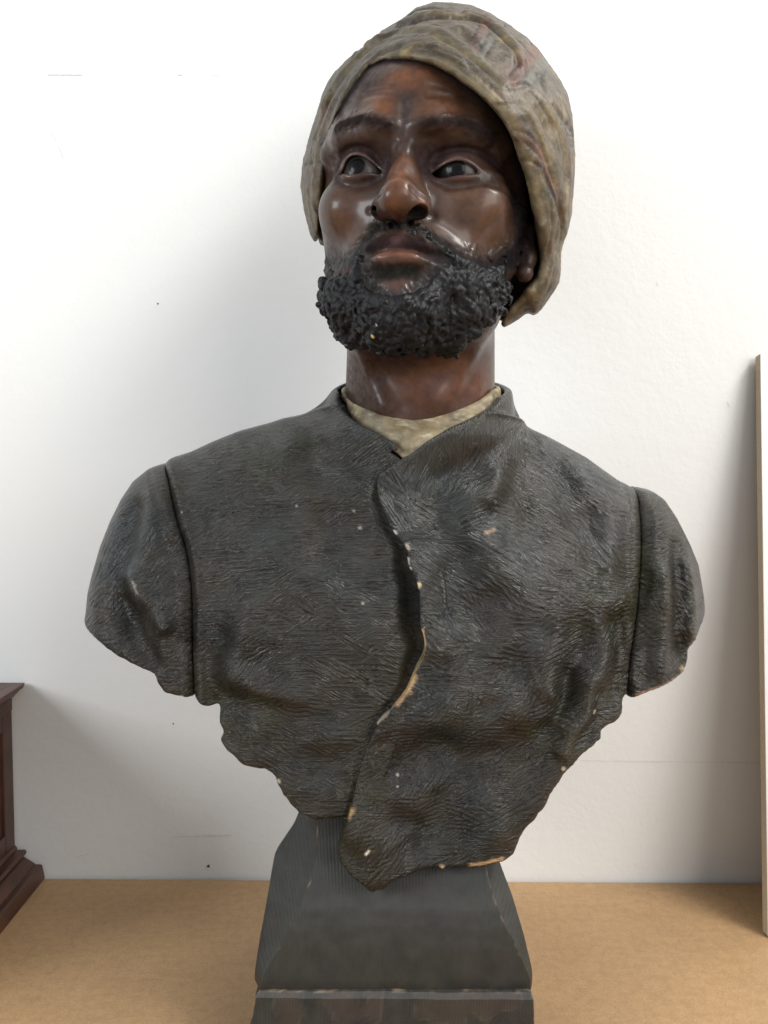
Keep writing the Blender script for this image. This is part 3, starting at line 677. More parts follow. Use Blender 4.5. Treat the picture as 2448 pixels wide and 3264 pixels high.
# ---- beard mesh
BV = Vol((-90, -40, -160), (90, 122, 60), hh*0.85, tow, tol)
for (x, y, p, full), cn in zip(curls, CN):
    n = gradH(p); low = np.clip((y-850)/230, 0, 1)
    lift = (0.3+(1.6+4.2*low)*full)
    # base mass so that the curls sit on a solid beard
    if full < 0.3: continue
    lift += cn*4.0*full
    BV.ball(p+n*(lift-3.2-1.4*full), 2.4+1.8*full, k=2.5)
for (x, y, p, full), cn, ca in zip(curls, CN, CA):
    n = gradH(p); low = np.clip((y-850)/230, 0, 1); lift = (0.3+(1.6+4.2*low)*full)+cn*4.0*full
    if full < 0.3: continue
    t = np.cross(n, [0.3, 0.1, 1.0]); t /= np.linalg.norm(t); b = np.cross(n, t); a = rng.normal(-1.45, 0.55) if full < 0.6 else ca*7.0-1.2+rng.normal(0, 0.6)
    d = math.cos(a)*t+math.sin(a)*b; e = np.cross(n, d); L_ = rng.uniform(4.0, 8.5)*(0.7+0.3*full); q = p+n*(lift-0.2+rng.uniform(-1.2, 2.0)*full); cv = rng.uniform(-2.6, 2.6)*full
    r = (0.7+0.6*full)*rng.uniform(0.75, 1.3)
    BV.tube([q-d*L_*0.55-n*0.9, q-d*L_*0.2+e*cv*0.5+n*0.35*full, q+d*L_*0.2+e*cv*0.5+n*0.25, q+d*L_*0.55-n*1.1], [r*0.75, r, r*0.95, r*0.5], k=1.4)
def hairs(path, count, width, rad, ln, lift, ang=0.0, spread=0.4):
    path = smooth_line(path, 5)
    for _ in range(count):
        u = rng.uniform(0, len(path)-1.001); i = int(u); p2 = path[i]+(path[i+1]-path[i])*(u-i); tg = path[i+1]-path[i]; tg /= np.linalg.norm(tg); nn_ = np.array([-tg[1], tg[0]])
        c2 = p2+nn_*rng.normal(0, width*0.45); a = ang+rng.normal(0, spread); d2 = tg*math.cos(a)+nn_*math.sin(a)
        A, B = H.hit(*(c2-d2*ln*0.5)), H.hit(*(c2+d2*ln*0.5))
        if np.linalg.norm(A-B) > ln*0.6: continue
        n = gradH(A); BV.tube([A+n*(lift-0.6), (A+B)/2+n*(lift+0.1), B+n*(lift-1.2)], [rad*0.8, rad, rad*0.5], k=0.6)
hairs([(1300, 742), (1335, 742), (1385, 770), (1425, 800), (1455, 830)], 60, 12, 0.8, 20, -0.1, 0.5)
BVv, BF = BV.mesh()
keep = BVv[:, 2] > -200
BC = np.tile(np.array([0.005, 0.0055, 0.007]), (len(BVv), 1)); q = noise3(BVv, 1/14.0, 3, 3)[:, None]; BC = BC*(1+0.5*q)+np.maximum(noise3(BVv, 1/9.0, 21, 2), 0.25)[:, None]*np.array([0.013, 0.010, 0.010])
chip = BV.hit(1187, 1073); paint(BVv, BC, chip, 1.6, (0.62, 0.45, 0.17), 1.0, 8); paint(BVv, BC, BV.hit(1200, 1035), 1.1, (0.45, 0.46, 0.43), 1.0, 8); paint(BVv, BC, BV.hit(1102, 1100), 1.3, (0.33, 0.25, 0.2), 0.9, 6)
add_local('beard', BVv, BF, M_BEARD, HEAD, BC, 0)

# ---- turban
TO = [px3(*q) for q in [(800, 5), (900, 8), (1000, 20), (1100, 60), (1200, 120), (1300, 190), (1370, 260), (1420, 330), (1470, 400), (1520, 490), (1545, 600), (1557, 720), (1557, 850), (1548, 1000), (1540, 1120), (1510, 1230), (1450, 1320), (1440, 1400), (1410, 1500), (1350, 1590), (1250, 1660), (1170, 1710)]]
TL = [px3(*q) for q in [(700, 35), (620, 100), (520, 160), (430, 240), (350, 300), (280, 390), (230, 480), (200, 580), (160, 700), (120, 850), (108, 980), (125, 1100), (160, 1230), (190, 1300)]]
outl = TL[::-1]+TO+[(1560, 1010), (1500, 930), (1400, 850), (1250, 840), (1120, 830)]
TF = -16
opoly = np.array([hp(x, y, TF)[[0, 2]] for x, y in outl]); opoly = opoly.mean(0)+(opoly-opoly.mean(0))*np.array([1.015, 1.025])
T = Vol((-116, -112, -150), (128, 108, 262), hh*1.3, tow, tol)
sl = (slice(0, T.n[0]), slice(0, T.n[1]), slice(0, T.n[2]))
gx = T.lo[0]+T.h*np.arange(T.n[0]); gy = T.lo[1]+T.h*np.arange(T.n[1]); gz = T.lo[2]+T.h*np.arange(T.n[2])
X2, Z2 = np.meshgrid(gx, gz, indexing='ij')
# the wrapped cloth leans back: each section across the head follows the same outline, slipped along the lean
o = tol(CAM)[0]; Rr = 72.0; Wb = 84; mg = np.arange(-190, 290, 1.5); MX, MZ = np.meshgrid(mg, mg, indexing='ij')
def lean(j, f0): k_ = (f0-o[1])/(gy[j]-o[1]); return o[0]+(X2-o[0])*k_, o[2]+(Z2-o[2])*k_
def mapval(S_, A, B):
    a = np.clip((A+190)/1.5, 0, len(mg)-1.01); b = np.clip((B+190)/1.5, 0, len(mg)-1.01); i0, j0_ = a.astype(int), b.astype(int); f, g_ = a-i0, b-j0_
    return S_[i0, j0_]*(1-f)*(1-g_)+S_[i0+1, j0_]*f*(1-g_)+S_[i0, j0_+1]*(1-f)*g_+S_[i0+1, j0_+1]*f*g_
SO = -polysdf(MX, MZ, opoly); G = np.empty(tuple(T.n), np.float32)
for j in range(len(gy)):
    A_, B_ = lean(j, TF); q = 1-np.clip(mapval(SO, A_, B_)/Rr, -0.4, 1); fo = gy[j]-TF
    Wm = np.where(B_ > 110, 113, np.clip(113-(110-B_)*0.42, 42, 113)) if fo >= 0 else Wb
    G[:, j, :] = np.sqrt((abs(fo)/Wm)**2.2+q**2)-1
G *= 72; _g = np.gradient(G, T.h); G /= np.clip(np.sqrt(_g[0]**2+_g[1]**2+_g[2]**2), 0.35, 3.0); T.D = G.astype(np.float32); del G, _g
# opening for the face, following the line of sight of the rim
o = tol(CAM)[0]; rp = np.array([hp(x, y, 40)[[0, 2]] for x, y in smooth_line(rim_px, 3)])
ext = np.array([hp(x, y, 40)[[0, 2]] for x, y in [(1540, 1120), (1300, 1300), (1000, 1200), (960, 900), (1000, 800)]])
rp = np.vstack([rp, ext])
SC = polysdf(MX, MZ, rp); ys = gy[gy > -45]; j0 = len(gy)-len(ys)
for j in range(j0, len(gy)):
    d2 = mapval(SC, *lean(j, 40))
    cut = np.maximum(d2, -42-gy[j]); T.D[:, j, :] = smax(T.D[:, j, :], -cut, 5)
th = T.hits; T.gain = 2.2
P3 = lambda pl: [px3(*q) for q in pl]
def layer(pl, amp, soft):                        # raise (or sink) the cloth inside an outline by amp, with a soft step
    P_ = np.array([hp(x, y, 40)[[0, 2]] for x, y in pl]); S_ = polysdf(MX, MZ, P_)
    for j in range(len(gy)):
        if gy[j] < -60: continue
        v = mapval(S_, *lean(j, 40))
        T.D[:, j, :] -= amp/(1+np.exp(np.clip(v/soft, -30, 30)))
def ring(pl, out):                               # points just outside the rim on the cloth
    c = np.array([1370, 560.0]); return [tuple(np.array(p)+(np.array(p)-c)/np.linalg.norm(np.array(p)-c)*out) for p in pl]
rimr = ring(rim_px[:-6], 16); T.brush(th(rimr[1:]), 5.5, 2.2)
T.brush(th(ring(rim_px[3:-3], 38)), 3.0, -1.3)
T.brush(th(ring(rim_px[4:-4], 52)), 5.0, 1.8)
foldA = P3([(250, 560), (300, 480), (380, 370), (480, 262), (600, 200), (720, 190), (830, 222), (950, 292), (1060, 385), (1170, 495), (1260, 600), (1330, 720), (1390, 880), (1440, 1060), (1462, 1220)])
T.brush(th(foldA), 2.6, -3.0); T.brush(th(ring(foldA, 14)), 6.0, 3.0); T.brush(th(ring(foldA, -13)), 6.0, 2.0)
foldB = P3([(400, 300), (500, 215), (600, 155), (700, 112), (850, 88), (1000, 96), (1080, 130), (1160, 200), (1225, 280), (1245, 335)])
T.brush(th(foldB), 2.8, -2.8); T.brush(th(ring(foldB, 12)), 6.0, 2.8)
foldC = P3([(1190, 470), (1290, 450), (1380, 500), (1440, 590), (1495, 690), (1525, 820), (1530, 960), (1510, 1100)])
T.brush(th(foldC), 2.6, -2.6); T.brush(th(ring(foldC, -13)), 6.5, 2.4)
layer([(1045, 420)]+foldA[1:]+[(1790, 900), (1700, 1020)]+rim_px[::-1][1:-4], 7.0, 1.3)
layer(P3([(-100, 420), (150, 400), (280, 360)])+foldB+foldC[2:]+[(1800, 800), (1900, 500), (1900, -60), (900, -60)], -3.5, 2.0)
T.brush(th(P3([(1360, 400), (1390, 480), (1430, 560), (1500, 650), (1545, 720)])), 3.0, -2.2)
T.brush(th(P3([(1060, 120), (1130, 160), (1200, 230), (1240, 300), (1235, 335)])), 7.0, 2.4)
T.brush(th(P3([(350, 320), (450, 250), (560, 150), (680, 70), (800, 40), (950, 66)])), 2.6, -2.0)
T.brush(th(P3([(1380, 920), (1440, 1050), (1475, 1180), (1470, 1260)])), 2.2, -1.6)
T.brush(th(P3([(1290, 1200), (1375, 1200), (1420, 1350), (1385, 1480), (1290, 1590)])), 5, 1.2)
for pl, a in (([(1000, 310), (1120, 420), (1220, 560)], -1.0), ([(980, 340), (1080, 430), (1180, 560)], -0.9), ([(300, 560), (400, 400), (500, 290), (620, 250)], -1.0), ([(210, 700), (270, 560), (340, 450)], -0.9),
              ([(150, 860), (190, 720), (240, 600)], -1.0), ([(820, 160), (950, 160), (1050, 220)], 1.2), ([(1430, 760), (1460, 900), (1450, 1020)], 1.3)):
    T.brush(th(P3(pl)), 2.4 if a < 0 else 8, a)
STRIPES = ([(1085, 80), (1020, 170), (985, 250)], [(1150, 100), (1075, 200), (1035, 290)], [(1180, 130), (1115, 230), (1070, 300)], [(1320, 230), (1240, 340), (1195, 400)], [(1375, 280), (1300, 380), (1250, 440)], [(1420, 335), (1370, 400), (1310, 460)],
           [(1225, 690), (1290, 705), (1350, 760), (1400, 860)], [(1235, 745), (1290, 760), (1345, 810), (1375, 850)], [(1270, 850), (1310, 850), (1370, 885)], [(1380, 880), (1425, 1010), (1455, 1130), (1480, 1210)], [(1405, 900), (1450, 1030), (1490, 1180)],
           [(1470, 655), (1500, 655)], [(1490, 680), (1540, 690)], [(1500, 715), (1550, 725)], [(1505, 740), (1558, 750)], [(1510, 765), (1558, 778)], [(205, 560), (240, 600)], [(255, 480), (300, 545)], [(120, 870), (200, 850)], [(165, 730), (215, 760)], [(420, 400), (460, 350)])
T.gain = 1.0
for pl in STRIPES: T.brush(th(P3(pl)), 1.25, -1.3)
for pl, a in (([(560, 330), (700, 280), (850, 300), (1000, 380), (1120, 480), (1210, 590)], -0.9), ([(700, 250), (850, 265), (980, 335), (1090, 430), (1190, 545)], -0.9), ([(640, 170), (800, 130), (930, 135), (1030, 180)], 1.0), ([(870, 60), (1000, 60), (1130, 120), (1230, 200), (1330, 300)], -1.3), ([(330, 380), (420, 300), (520, 230), (640, 170)], -1.3),
              ([(1300, 480), (1370, 560), (1420, 660), (1460, 800)], -1.2), ([(1260, 560), (1330, 640), (1380, 760)], 1.2), ([(1430, 420), (1480, 520), (1520, 640)], -1.2), ([(1400, 1000), (1420, 1150), (1400, 1350), (1340, 1520)], -1.2), ([(150, 800), (170, 950), (185, 1120)], -1.0), ([(135, 1000), (150, 1150), (180, 1240)], 0.9)):
    T.brush(th(P3(pl)), 1.6, a)
TV, TFc = T.mesh()
TN = vnormals(relax(TV, TFc, 2), TFc)*-1
TC = np.tile(np.array([0.150, 0.120, 0.076]), (len(TV), 1))
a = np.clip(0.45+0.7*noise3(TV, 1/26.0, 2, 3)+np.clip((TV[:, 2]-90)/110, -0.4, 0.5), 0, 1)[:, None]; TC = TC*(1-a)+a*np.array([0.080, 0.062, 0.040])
a = np.clip(1.6*noise3(TV, 1/8.0, 12, 3)-0.1, 0, 1)[:, None]; TC = TC*(1-a*0.6)+a*0.5*np.array([0.30, 0.26, 0.17])
a = np.clip(2.2*noise3(TV, 1/3.2, 31, 3)-0.25, 0, 1)[:, None]; TC = TC*(1-a*0.4)+a*0.4*np.array([0.06, 0.045, 0.028])
a = np.clip(2.2*noise3(TV, 1/17.0, 44, 2)-0.5, 0, 1)[:, None]; TC = TC*(1-a*0.5)+a*0.3*np.array([0.15, 0.15, 0.07])
def tp(pl, r, c, s=1.0, power=3): paint(TV, TC, th(P3(pl)), r, c, s, power)
FOLD_SHADE = (0.065, 0.047, 0.028)
for pl_, r_, s_ in ((foldA, 3.2, 0.85), (foldB, 3.0, 0.85), (foldC, 2.8, 0.8)): paint(TV, TC, th(pl_), r_, FOLD_SHADE, s_)  # fold grooves painted darker to carry shading the relief lacks
for pl_ in (ring(foldB, 13), ring(foldC, -12)): paint(TV, TC, th(pl_), 2.6, (0.30, 0.26, 0.17), 0.5)  # highlights along the fold crests painted in as lighter lines
tp([(780, 250), (930, 330), (1050, 440), (1140, 540)], 7, (0.075, 0.05, 0.028), 0.6, 2); tp([(560, 260), (700, 225), (790, 245)], 8, (0.075, 0.055, 0.03), 0.55, 2); tp([(700, 30), (900, 30), (1050, 60)], 9, (0.10, 0.075, 0.05), 0.5, 2)
RED, BLU, LN = (0.135, 0.055, 0.038), (0.10, 0.115, 0.105), (0.020, 0.012, 0.010)
tp([(1115, 100), (1050, 190), (1010, 260)], 6, RED, 0.85); tp([(1160, 120), (1090, 210), (1050, 300)], 5, BLU, 0.7)
tp([(1350, 255), (1270, 360), (1215, 430)], 8, RED, 0.9); tp([(1400, 320), (1340, 400), (1290, 460)], 6.5, BLU, 0.75)
for pl in STRIPES:
    tp(pl, 1.3, LN, 0.9, 2)
tp([(1240, 715), (1300, 730), (1370, 820), (1430, 980), (1470, 1140)], 4, RED, 0.85); tp([(210, 590), (250, 570)], 8, RED, 0.55); tp([(130, 960), (175, 950)], 9, (0.10, 0.06, 0.03), 0.6)
paint(TV, TC, th([(1322, 183), (1382, 196), (1442, 222), (1503, 265), (1563, 312), (1608, 368)]), 2.8, (0.34, 0.31, 0.21), 0.7); paint(TV, TC, th([(1285, 168)]), 4.5, (0.36, 0.29, 0.12), 0.9)
paint(TV, TC, th(ring(foldA, 12)), 3.0, (0.28, 0.25, 0.165), 0.5); paint(TV, TC, th(ring(rim_px[12:], 14)), 3.0, (0.30, 0.265, 0.18), 0.55)  # painted crest highlight beside foldA, then a pale line along the rim
a = np.clip(2.5*noise3(TV, 1/2.0, 91, 2)-0.35, 0, 1)[:, None]; TC = TC*(1-a*0.5)+a*0.45*np.array([0.26, 0.225, 0.155])
TC *= 0.53*np.array([1.08, 0.97, 0.84])
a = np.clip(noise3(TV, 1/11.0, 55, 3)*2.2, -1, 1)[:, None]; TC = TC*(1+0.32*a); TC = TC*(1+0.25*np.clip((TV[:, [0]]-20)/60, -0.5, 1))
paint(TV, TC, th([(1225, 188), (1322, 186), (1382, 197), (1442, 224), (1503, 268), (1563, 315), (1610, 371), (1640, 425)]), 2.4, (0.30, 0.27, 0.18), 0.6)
d = noise3(TV, 1/2.6, 77, 2)*0.35+noise3(TV, 1/7.0, 78, 2)*0.5
T2 = TV+TN*d[:, None]
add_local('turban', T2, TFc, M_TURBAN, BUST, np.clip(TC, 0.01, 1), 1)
print('head done')

# ------------------------------------------------------------------ torso: depth map over the front view, cut to the sculptor's ragged outline
YM = 0.692                                       # the plane through shoulders and neck
def xz(pl, Y=YM): return np.array([at(x, y, Y)[[0, 2]] for x, y in pl])
OUT_UP = [(1060, 1300), (1022, 1306), (1000, 1311), (900, 1332), (853, 1348), (762, 1372), (672, 1408), (606, 1439), (548, 1458), (527, 1475), (479, 1490), (431, 1529), (395, 1583), (359, 1656), (328, 1734), (304, 1818), (289, 1879), (283, 1939), (274, 1993)]
OUT_BOT = [(298, 2032), (341, 2063), (401, 2102), (449, 2132), (490, 2148), (503, 2180), (533, 2207), (582, 2219), (612, 2225), (642, 2249), (666, 2255), (693, 2253), (696, 2289), (709, 2327), (707, 2363), (739, 2400), (786, 2436), (845, 2446), (878, 2474), (887, 2495), (904, 2525), (938, 2571), (963, 2592), (1005, 2607), (1056, 2607), (1085, 2603),
           (1089, 2647), (1077, 2715), (1089, 2742), (1123, 2782), (1165, 2808), (1182, 2829), (1200, 2822), (1224, 2820), (1241, 2799), (1300, 2782), (1334, 2770), (1385, 2757), (1410, 2765), (1494, 2757), (1560, 2748), (1613, 2732), (1642, 2698), (1663, 2647), (1705, 2605), (1739, 2554), (1781, 2487), (1824, 2428), (1857, 2398), (1875, 2388), (1913, 2354), (1919, 2325), (1956, 2298), (1982, 2268), (1982, 2235), (1996, 2218), (2012, 2222), (2082, 2199), (2155, 2162), (2181, 2139), (2195, 2109), (2195, 2069), (2215, 2043), (2234, 2003)]
OUT_R = [(2239, 1970), (2231, 1884), (2215, 1791), (2188, 1724), (2148, 1645), (2108, 1585), (2075, 1562), (2022, 1551), (2009, 1549), (1963, 1525), (1863, 1453), (1764, 1399), (1664, 1346), (1645, 1338), (1600, 1330)]
# how far the front stands forward of that plane (mm) at points of the photo
WMAX = [(1310, 1450, 82), (1100, 1420, 62), (1540, 1420, 62), (1000, 1520, 60), (1700, 1520, 60), (800, 1450, 44), (1850, 1520, 46), (620, 1600, 52), (2000, 1680, 52), (1280, 1650, 88), (1000, 1750, 88), (1550, 1750, 92), (1300, 1900, 98), (900, 1950, 98), (1650, 1950, 104),
        (700, 1900, 78), (1850, 1850, 80), (560, 1800, 56), (450, 1900, 60), (350, 1850, 48), (2080, 1900, 64), (2180, 1900, 46), (1000, 2150, 96), (1300, 2150, 96), (1700, 2150, 106), (700, 2200, 70), (1950, 2150, 78), (1050, 2380, 84), (1300, 2400, 86), (1650, 2380, 94), (1250, 2600, 88), (1500, 2600, 84), (1200, 2760, 82), (1550, 2740, 72), (850, 2400, 70), (480, 2100, 50), (2100, 2150, 58)]
# folds: line, half width (mm), height (mm)
FOLDS_L = [
    ([(1040, 1300), (1010, 1400), (1000, 1500)], 14, -5), ([(1090, 1330), (1075, 1440)], 10, 4), ([(950, 1400), (900, 1440)], 18, 3),
    ([(990, 1560), (1060, 1590), (1130, 1580)], 16, 4), ([(1040, 1650), (1045, 1760)], 14, -4), ([(1150, 1640), (1140, 1800)], 14, -3),
    ([(640, 1930), (720, 1900), (800, 1880)], 18, -3), ([(800, 1930), (790, 1990), (740, 2080), (720, 2160)], 13, 6), ([(650, 1950), (720, 1960)], 20, 3), ([(700, 2040), (670, 2120), (690, 2220)], 14, -6),
    ([(820, 1990), (860, 2060), (850, 2130)], 14, -2), ([(760, 2160), (840, 2200), (950, 2220)], 12, 5), ([(730, 2240), (830, 2270), (930, 2330)], 16, -4), ([(860, 2310), (960, 2350), (1080, 2340)], 12, 4), ([(800, 2400), (870, 2420)], 14, 3), ([(950, 2480), (1040, 2520)], 16, 3), ([(880, 2440), (960, 2430), (1060, 2450)], 11, -3),
    ([(1100, 2000), (1200, 2040)], 18, 3), ([(900, 1780), (1000, 1820), (1120, 1810)], 22, 3)]
FOLDS_S1 = [([(480, 1580), (470, 1690), (440, 1800), (430, 1900)], 10, 4), ([(430, 1620), (400, 1740), (395, 1860), (410, 1990)], 10, -5), ([(425, 1840), (450, 1890), (500, 1930), (530, 1990)], 7.5, 7), ([(400, 1930), (420, 2010), (470, 2090)], 9, -5), ([(530, 1990), (525, 2080), (500, 2140)], 8, 4),
            ([(560, 1750), (580, 1900), (590, 2050)], 8, -3), ([(300, 1900), (310, 2000), (370, 2060)], 9, 2.5), ([(480, 2140), (500, 2120)], 7, -4)]
FOLDS_R = [
    ([(1600, 1380), (1590, 1500), (1560, 1580)], 11, 6), ([(1640, 1440), (1650, 1560), (1690, 1700)], 16, -4), ([(1490, 1480), (1420, 1560), (1400, 1620)], 16, -4), ([(1500, 1580), (1480, 1640), (1500, 1700), (1540, 1730)], 14, 5), ([(1440, 1580), (1360, 1570)], 14, 2.5),
    ([(1740, 1480), (1800, 1570), (1840, 1650)], 15, -4), ([(1850, 1500), (1920, 1620), (1935, 1760), (1930, 1880)], 15, 5), ([(1890, 1650), (1900, 1800)], 9, -4), ([(1480, 1780), (1440, 1860), (1460, 1960)], 16, -5), ([(1600, 1820), (1700, 1900), (1790, 1950)], 17, 4), ([(1560, 1920), (1530, 2010), (1560, 2100), (1640, 2130)], 16, -6),
    ([(1860, 1880), (1900, 1920), (1980, 1900)], 9, 4), ([(1900, 1980), (1925, 2060), (1900, 2140)], 10, 6), ([(1850, 2000), (1840, 2100), (1800, 2180)], 11, -5), ([(1960, 2000), (1990, 2100), (1970, 2200)], 10, -4), ([(1720, 2090), (1720, 2150), (1760, 2190)], 12, 5),
    ([(1870, 2180), (1860, 2260), (1810, 2330), (1790, 2390)], 8, 7), ([(1820, 2170), (1800, 2260), (1770, 2330)], 8, -6), ([(1910, 2220), (1900, 2300), (1850, 2370)], 8, -3), ([(1400, 2060), (1480, 2020), (1560, 2060)], 13, 4), ([(1380, 2250), (1460, 2190), (1560, 2180)], 18, 5), ([(1290, 2330), (1420, 2280), (1540, 2320), (1620, 2280)], 17, 6),
    ([(1260, 2420), (1400, 2400), (1500, 2430), (1640, 2370)], 20, -7), ([(1300, 2520), (1450, 2460)], 18, 3), ([(1530, 2560), (1560, 2620)], 20, 6), ([(1450, 2560), (1440, 2640)], 18, -3), ([(1260, 2620), (1330, 2650), (1320, 2700)], 12, -5), ([(1150, 2640), (1200, 2700), (1190, 2780)], 18, 6), ([(1590, 2660), (1530, 2720)], 12, 3), ([(1640, 2500), (1700, 2430), (1740, 2400)], 16, -3)]
FOLDS_S2 = [([(2080, 1600), (2110, 1750), (2110, 1900)], 12, 3), ([(2105, 1830), (2110, 1990), (2100, 2130)], 8.5, 5), ([(2150, 1740), (2160, 1900), (2165, 2060)], 7, -4), ([(2190, 1800), (2205, 1920), (2200, 2010)], 7, 4), ([(2060, 1620), (2065, 1800), (2060, 2000), (2050, 2150)], 6, -3.5), ([(2180, 2040), (2180, 2110)], 5, -3)]
SEAM1 = [(520, 1465), (532, 1530), (555, 1640), (580, 1730), (600, 1830), (606, 1950), (606, 2080), (612, 2235)]
SEAM2 = [(2020, 1540), (2045, 1620), (2052, 1740), (2046, 1860), (2035, 1980), (2022, 2080), (2012, 2160), (2008, 2232)]
FLAP = [(1330, 1425), (1310, 1441), (1281, 1458), (1240, 1487), (1213, 1506), (1201, 1528), (1201, 1563), (1210, 1598), (1224, 1628), (1240, 1668), (1256, 1698), (1281, 1727), (1297, 1763), (1302, 1801), (1321, 1837), (1332, 1866), (1335, 1902), (1336, 1983), (1346, 2010), (1355, 2055), (1350, 2086), (1329, 2124), (1313, 2159), (1294, 2199), (1262, 2240), (1226, 2275), (1202, 2305), (1180, 2349), (1167, 2384), (1150, 2438), (1134, 2492), (1120, 2560), (1108, 2605), (1089, 2647), (1077, 2715)]

H2 = 0.0011*max(DEV, 1)
bx0, bx1, bz0, bz1 = -0.262, 0.288, 0.118, 0.545
gx2 = np.arange(bx0, bx1, H2); gz2 = np.arange(bz0, bz1, H2); XX, ZZ = np.meshgrid(gx2, gz2, indexing='ij')
def rough(pl, amp, seed, n=4):                   # chipped, uneven line
    q = smooth_line(pl, n); j = noise3(np.c_[q, np.zeros(len(q))], 1/0.006, seed, 2)*amp; k = noise3(np.c_[q, np.ones(len(q))], 1/0.006, seed+5, 2)*amp
    return q+np.c_[j, k]
uo = xz(OUT_UP); ro = xz(OUT_R)
body_poly = np.vstack([uo, [[uo[-1][0]-0.004, 0.20], [-0.20, 0.02], [0.22, 0.02], [ro[0][0]+0.004, 0.20]], ro, xz([(1560, 1325), (1320, 1320), (1100, 1310)])])
sd_body = -polysdf(XX, ZZ, body_poly)
YC = 0.640                                       # the lower edge hangs forward of the shoulder plane
def depth_of(x, y): return YM
bot = None
wp = np.array([[*at(x, y, YM-0.6*w_/1000)[[0, 2]], w_/1000] for x, y, w_ in WMAX]); num = 0; den = 0
for a in wp:
    k = np.exp(-((XX-a[0])**2+(ZZ-a[1])**2)/(2*0.038**2))+1e-7/((XX-a[0])**2+(ZZ-a[1])**2+1e-3); num = num+k*a[2]; den = den+k
WM = num/den
Q = 1-np.clip(sd_body/0.062, 0, 1); PROF = np.sqrt(np.clip(1-Q**2, 0, 1))
WF = WM*PROF
def bil(A, x, z):
    i = np.clip((x-bx0)/H2, 0, len(gx2)-1.001); j = np.clip((z-bz0)/H2, 0, len(gz2)-1.001); a = i.astype(int); b = j.astype(int); f = i-a; g = j-b
    return A[a, b]*(1-f)*(1-g)+A[a+1, b]*f*(1-g)+A[a, b+1]*(1-f)*g+A[a+1, b+1]*f*g
def onfront(pl, WFm=None):                       # photo points laid on the front surface, as (x, z)
    WFm = WF if WFm is None else WFm; out = []
    for x, y in pl:
        Y = YM-0.06
        for _ in range(8): p = at(x, y, Y); Y = 0.5*Y+0.5*(YM-float(bil(WFm, np.array(p[0]), np.array(p[2]))))
        out.append(at(x, y, Y)[[0, 2]])
    return np.array(out)
bot = onfront(OUT_BOT, WF*0.93)
cut_poly = np.vstack([rough(bot, 0.0013, 3, 3), [[0.30, 0.36], [0.30, 0.60], [-0.29, 0.60], [-0.29, 0.33]]])
sd_cut = polysdf(XX, ZZ, cut_poly)
def fold(A, pl, wd, amp):
    q = smooth_line(onfront(pl), 3); wd = wd/1000; lo, hi = q.min(0)-2.4*wd, q.max(0)+2.4*wd
    i0, i1 = max(0, int((lo[0]-bx0)/H2)), max(0, int((hi[0]-bx0)/H2)+1); j0, j1 = max(0, int((lo[1]-bz0)/H2)), max(0, int((hi[1]-bz0)/H2)+1)
    P = np.stack([XX[i0:i1, j0:j1], ZZ[i0:i1, j0:j1]], -1); d = polydist(P, q)
    jit = 1+0.25*noise3(np.c_[P.reshape(-1, 2), np.zeros(P.shape[0]*P.shape[1])], 1/0.02, 4, 1).reshape(d.shape)
    A[i0:i1, j0:j1] += 1.35*amp/1000*np.exp(-(d*jit/wd)**2)*np.clip(sd_body[i0:i1, j0:j1]/0.02, 0, 1)
seam1, seam2 = smooth_line(onfront(SEAM1), 4), smooth_line(onfront(SEAM2), 4)
flap = onfront(FLAP)
lump = 0.6*noise3(np.c_[XX.ravel(), np.zeros(XX.size), ZZ.ravel()], 1/0.030, 8, 3).reshape(XX.shape)*0.0016
W_L, W_R = WF+lump, WF+lump*1.0
for f_ in FOLDS_L+FOLDS_S1: fold(W_L, *f_)
for f_ in FOLDS_R+FOLDS_S2: fold(W_R, *f_)
# gabor brush strokes: combed lines that follow a direction field
CTRL = [(900, 1450, 8), (700, 1550, 12), (900, 1700, 10), (1100, 1500, 20), (1150, 1750, 6), (700, 1800, 4), (900, 1950, 12), (1200, 1950, 5), (650, 1950, -5), (800, 2150, 30), (1050, 2150, -5), (1000, 2300, -12), (850, 2350, -35), (900, 2500, -15), (1050, 2500, 10), (450, 1700, 40), (350, 1800, 62), (500, 1950, 45), (400, 2080, 25), (580, 2100, 40), (620, 2200, 20),
        (1450, 1400, 84), (1560, 1400, 80), (1350, 1520, 70), (1250, 1600, -40), (1400, 1700, -25), (1500, 1600, 35), (1450, 1850, -35), (1650, 1550, -30), (1800, 1600, -35), (1900, 1700, -55), (1650, 1750, -35), (1600, 1950, -30), (1450, 2000, -30), (1700, 2050, 20), (1500, 2150, 12), (1400, 2300, 25), (1600, 2300, 15), (1350, 2450, 40), (1550, 2450, 30), (1700, 2400, 35), (1200, 2700, 45), (1500, 2620, 15), (1850, 1950, -5), (1950, 2050, 40), (1800, 2280, 20), (2120, 1700, 15), (2150, 1900, -8), (2080, 2000, -6), (2100, 2130, -10), (1330, 2180, -20)]
rs = np.random.default_rng(11)
cp = np.array([[*c_, a] for c_, a in zip(onfront([(x, y) for x, y, _ in CTRL]), [a for *_, a in CTRL])])
def angle_at(x, z):
    w_ = 1/(((x-cp[:, 0])**2+(z-cp[:, 1])**2)+2e-5)**1.5; t = np.radians(cp[:, 2])*2
    return 0.5*math.atan2((w_*np.sin(t)).sum(), (w_*np.cos(t)).sum())
ST = np.zeros_like(XX); patch = []
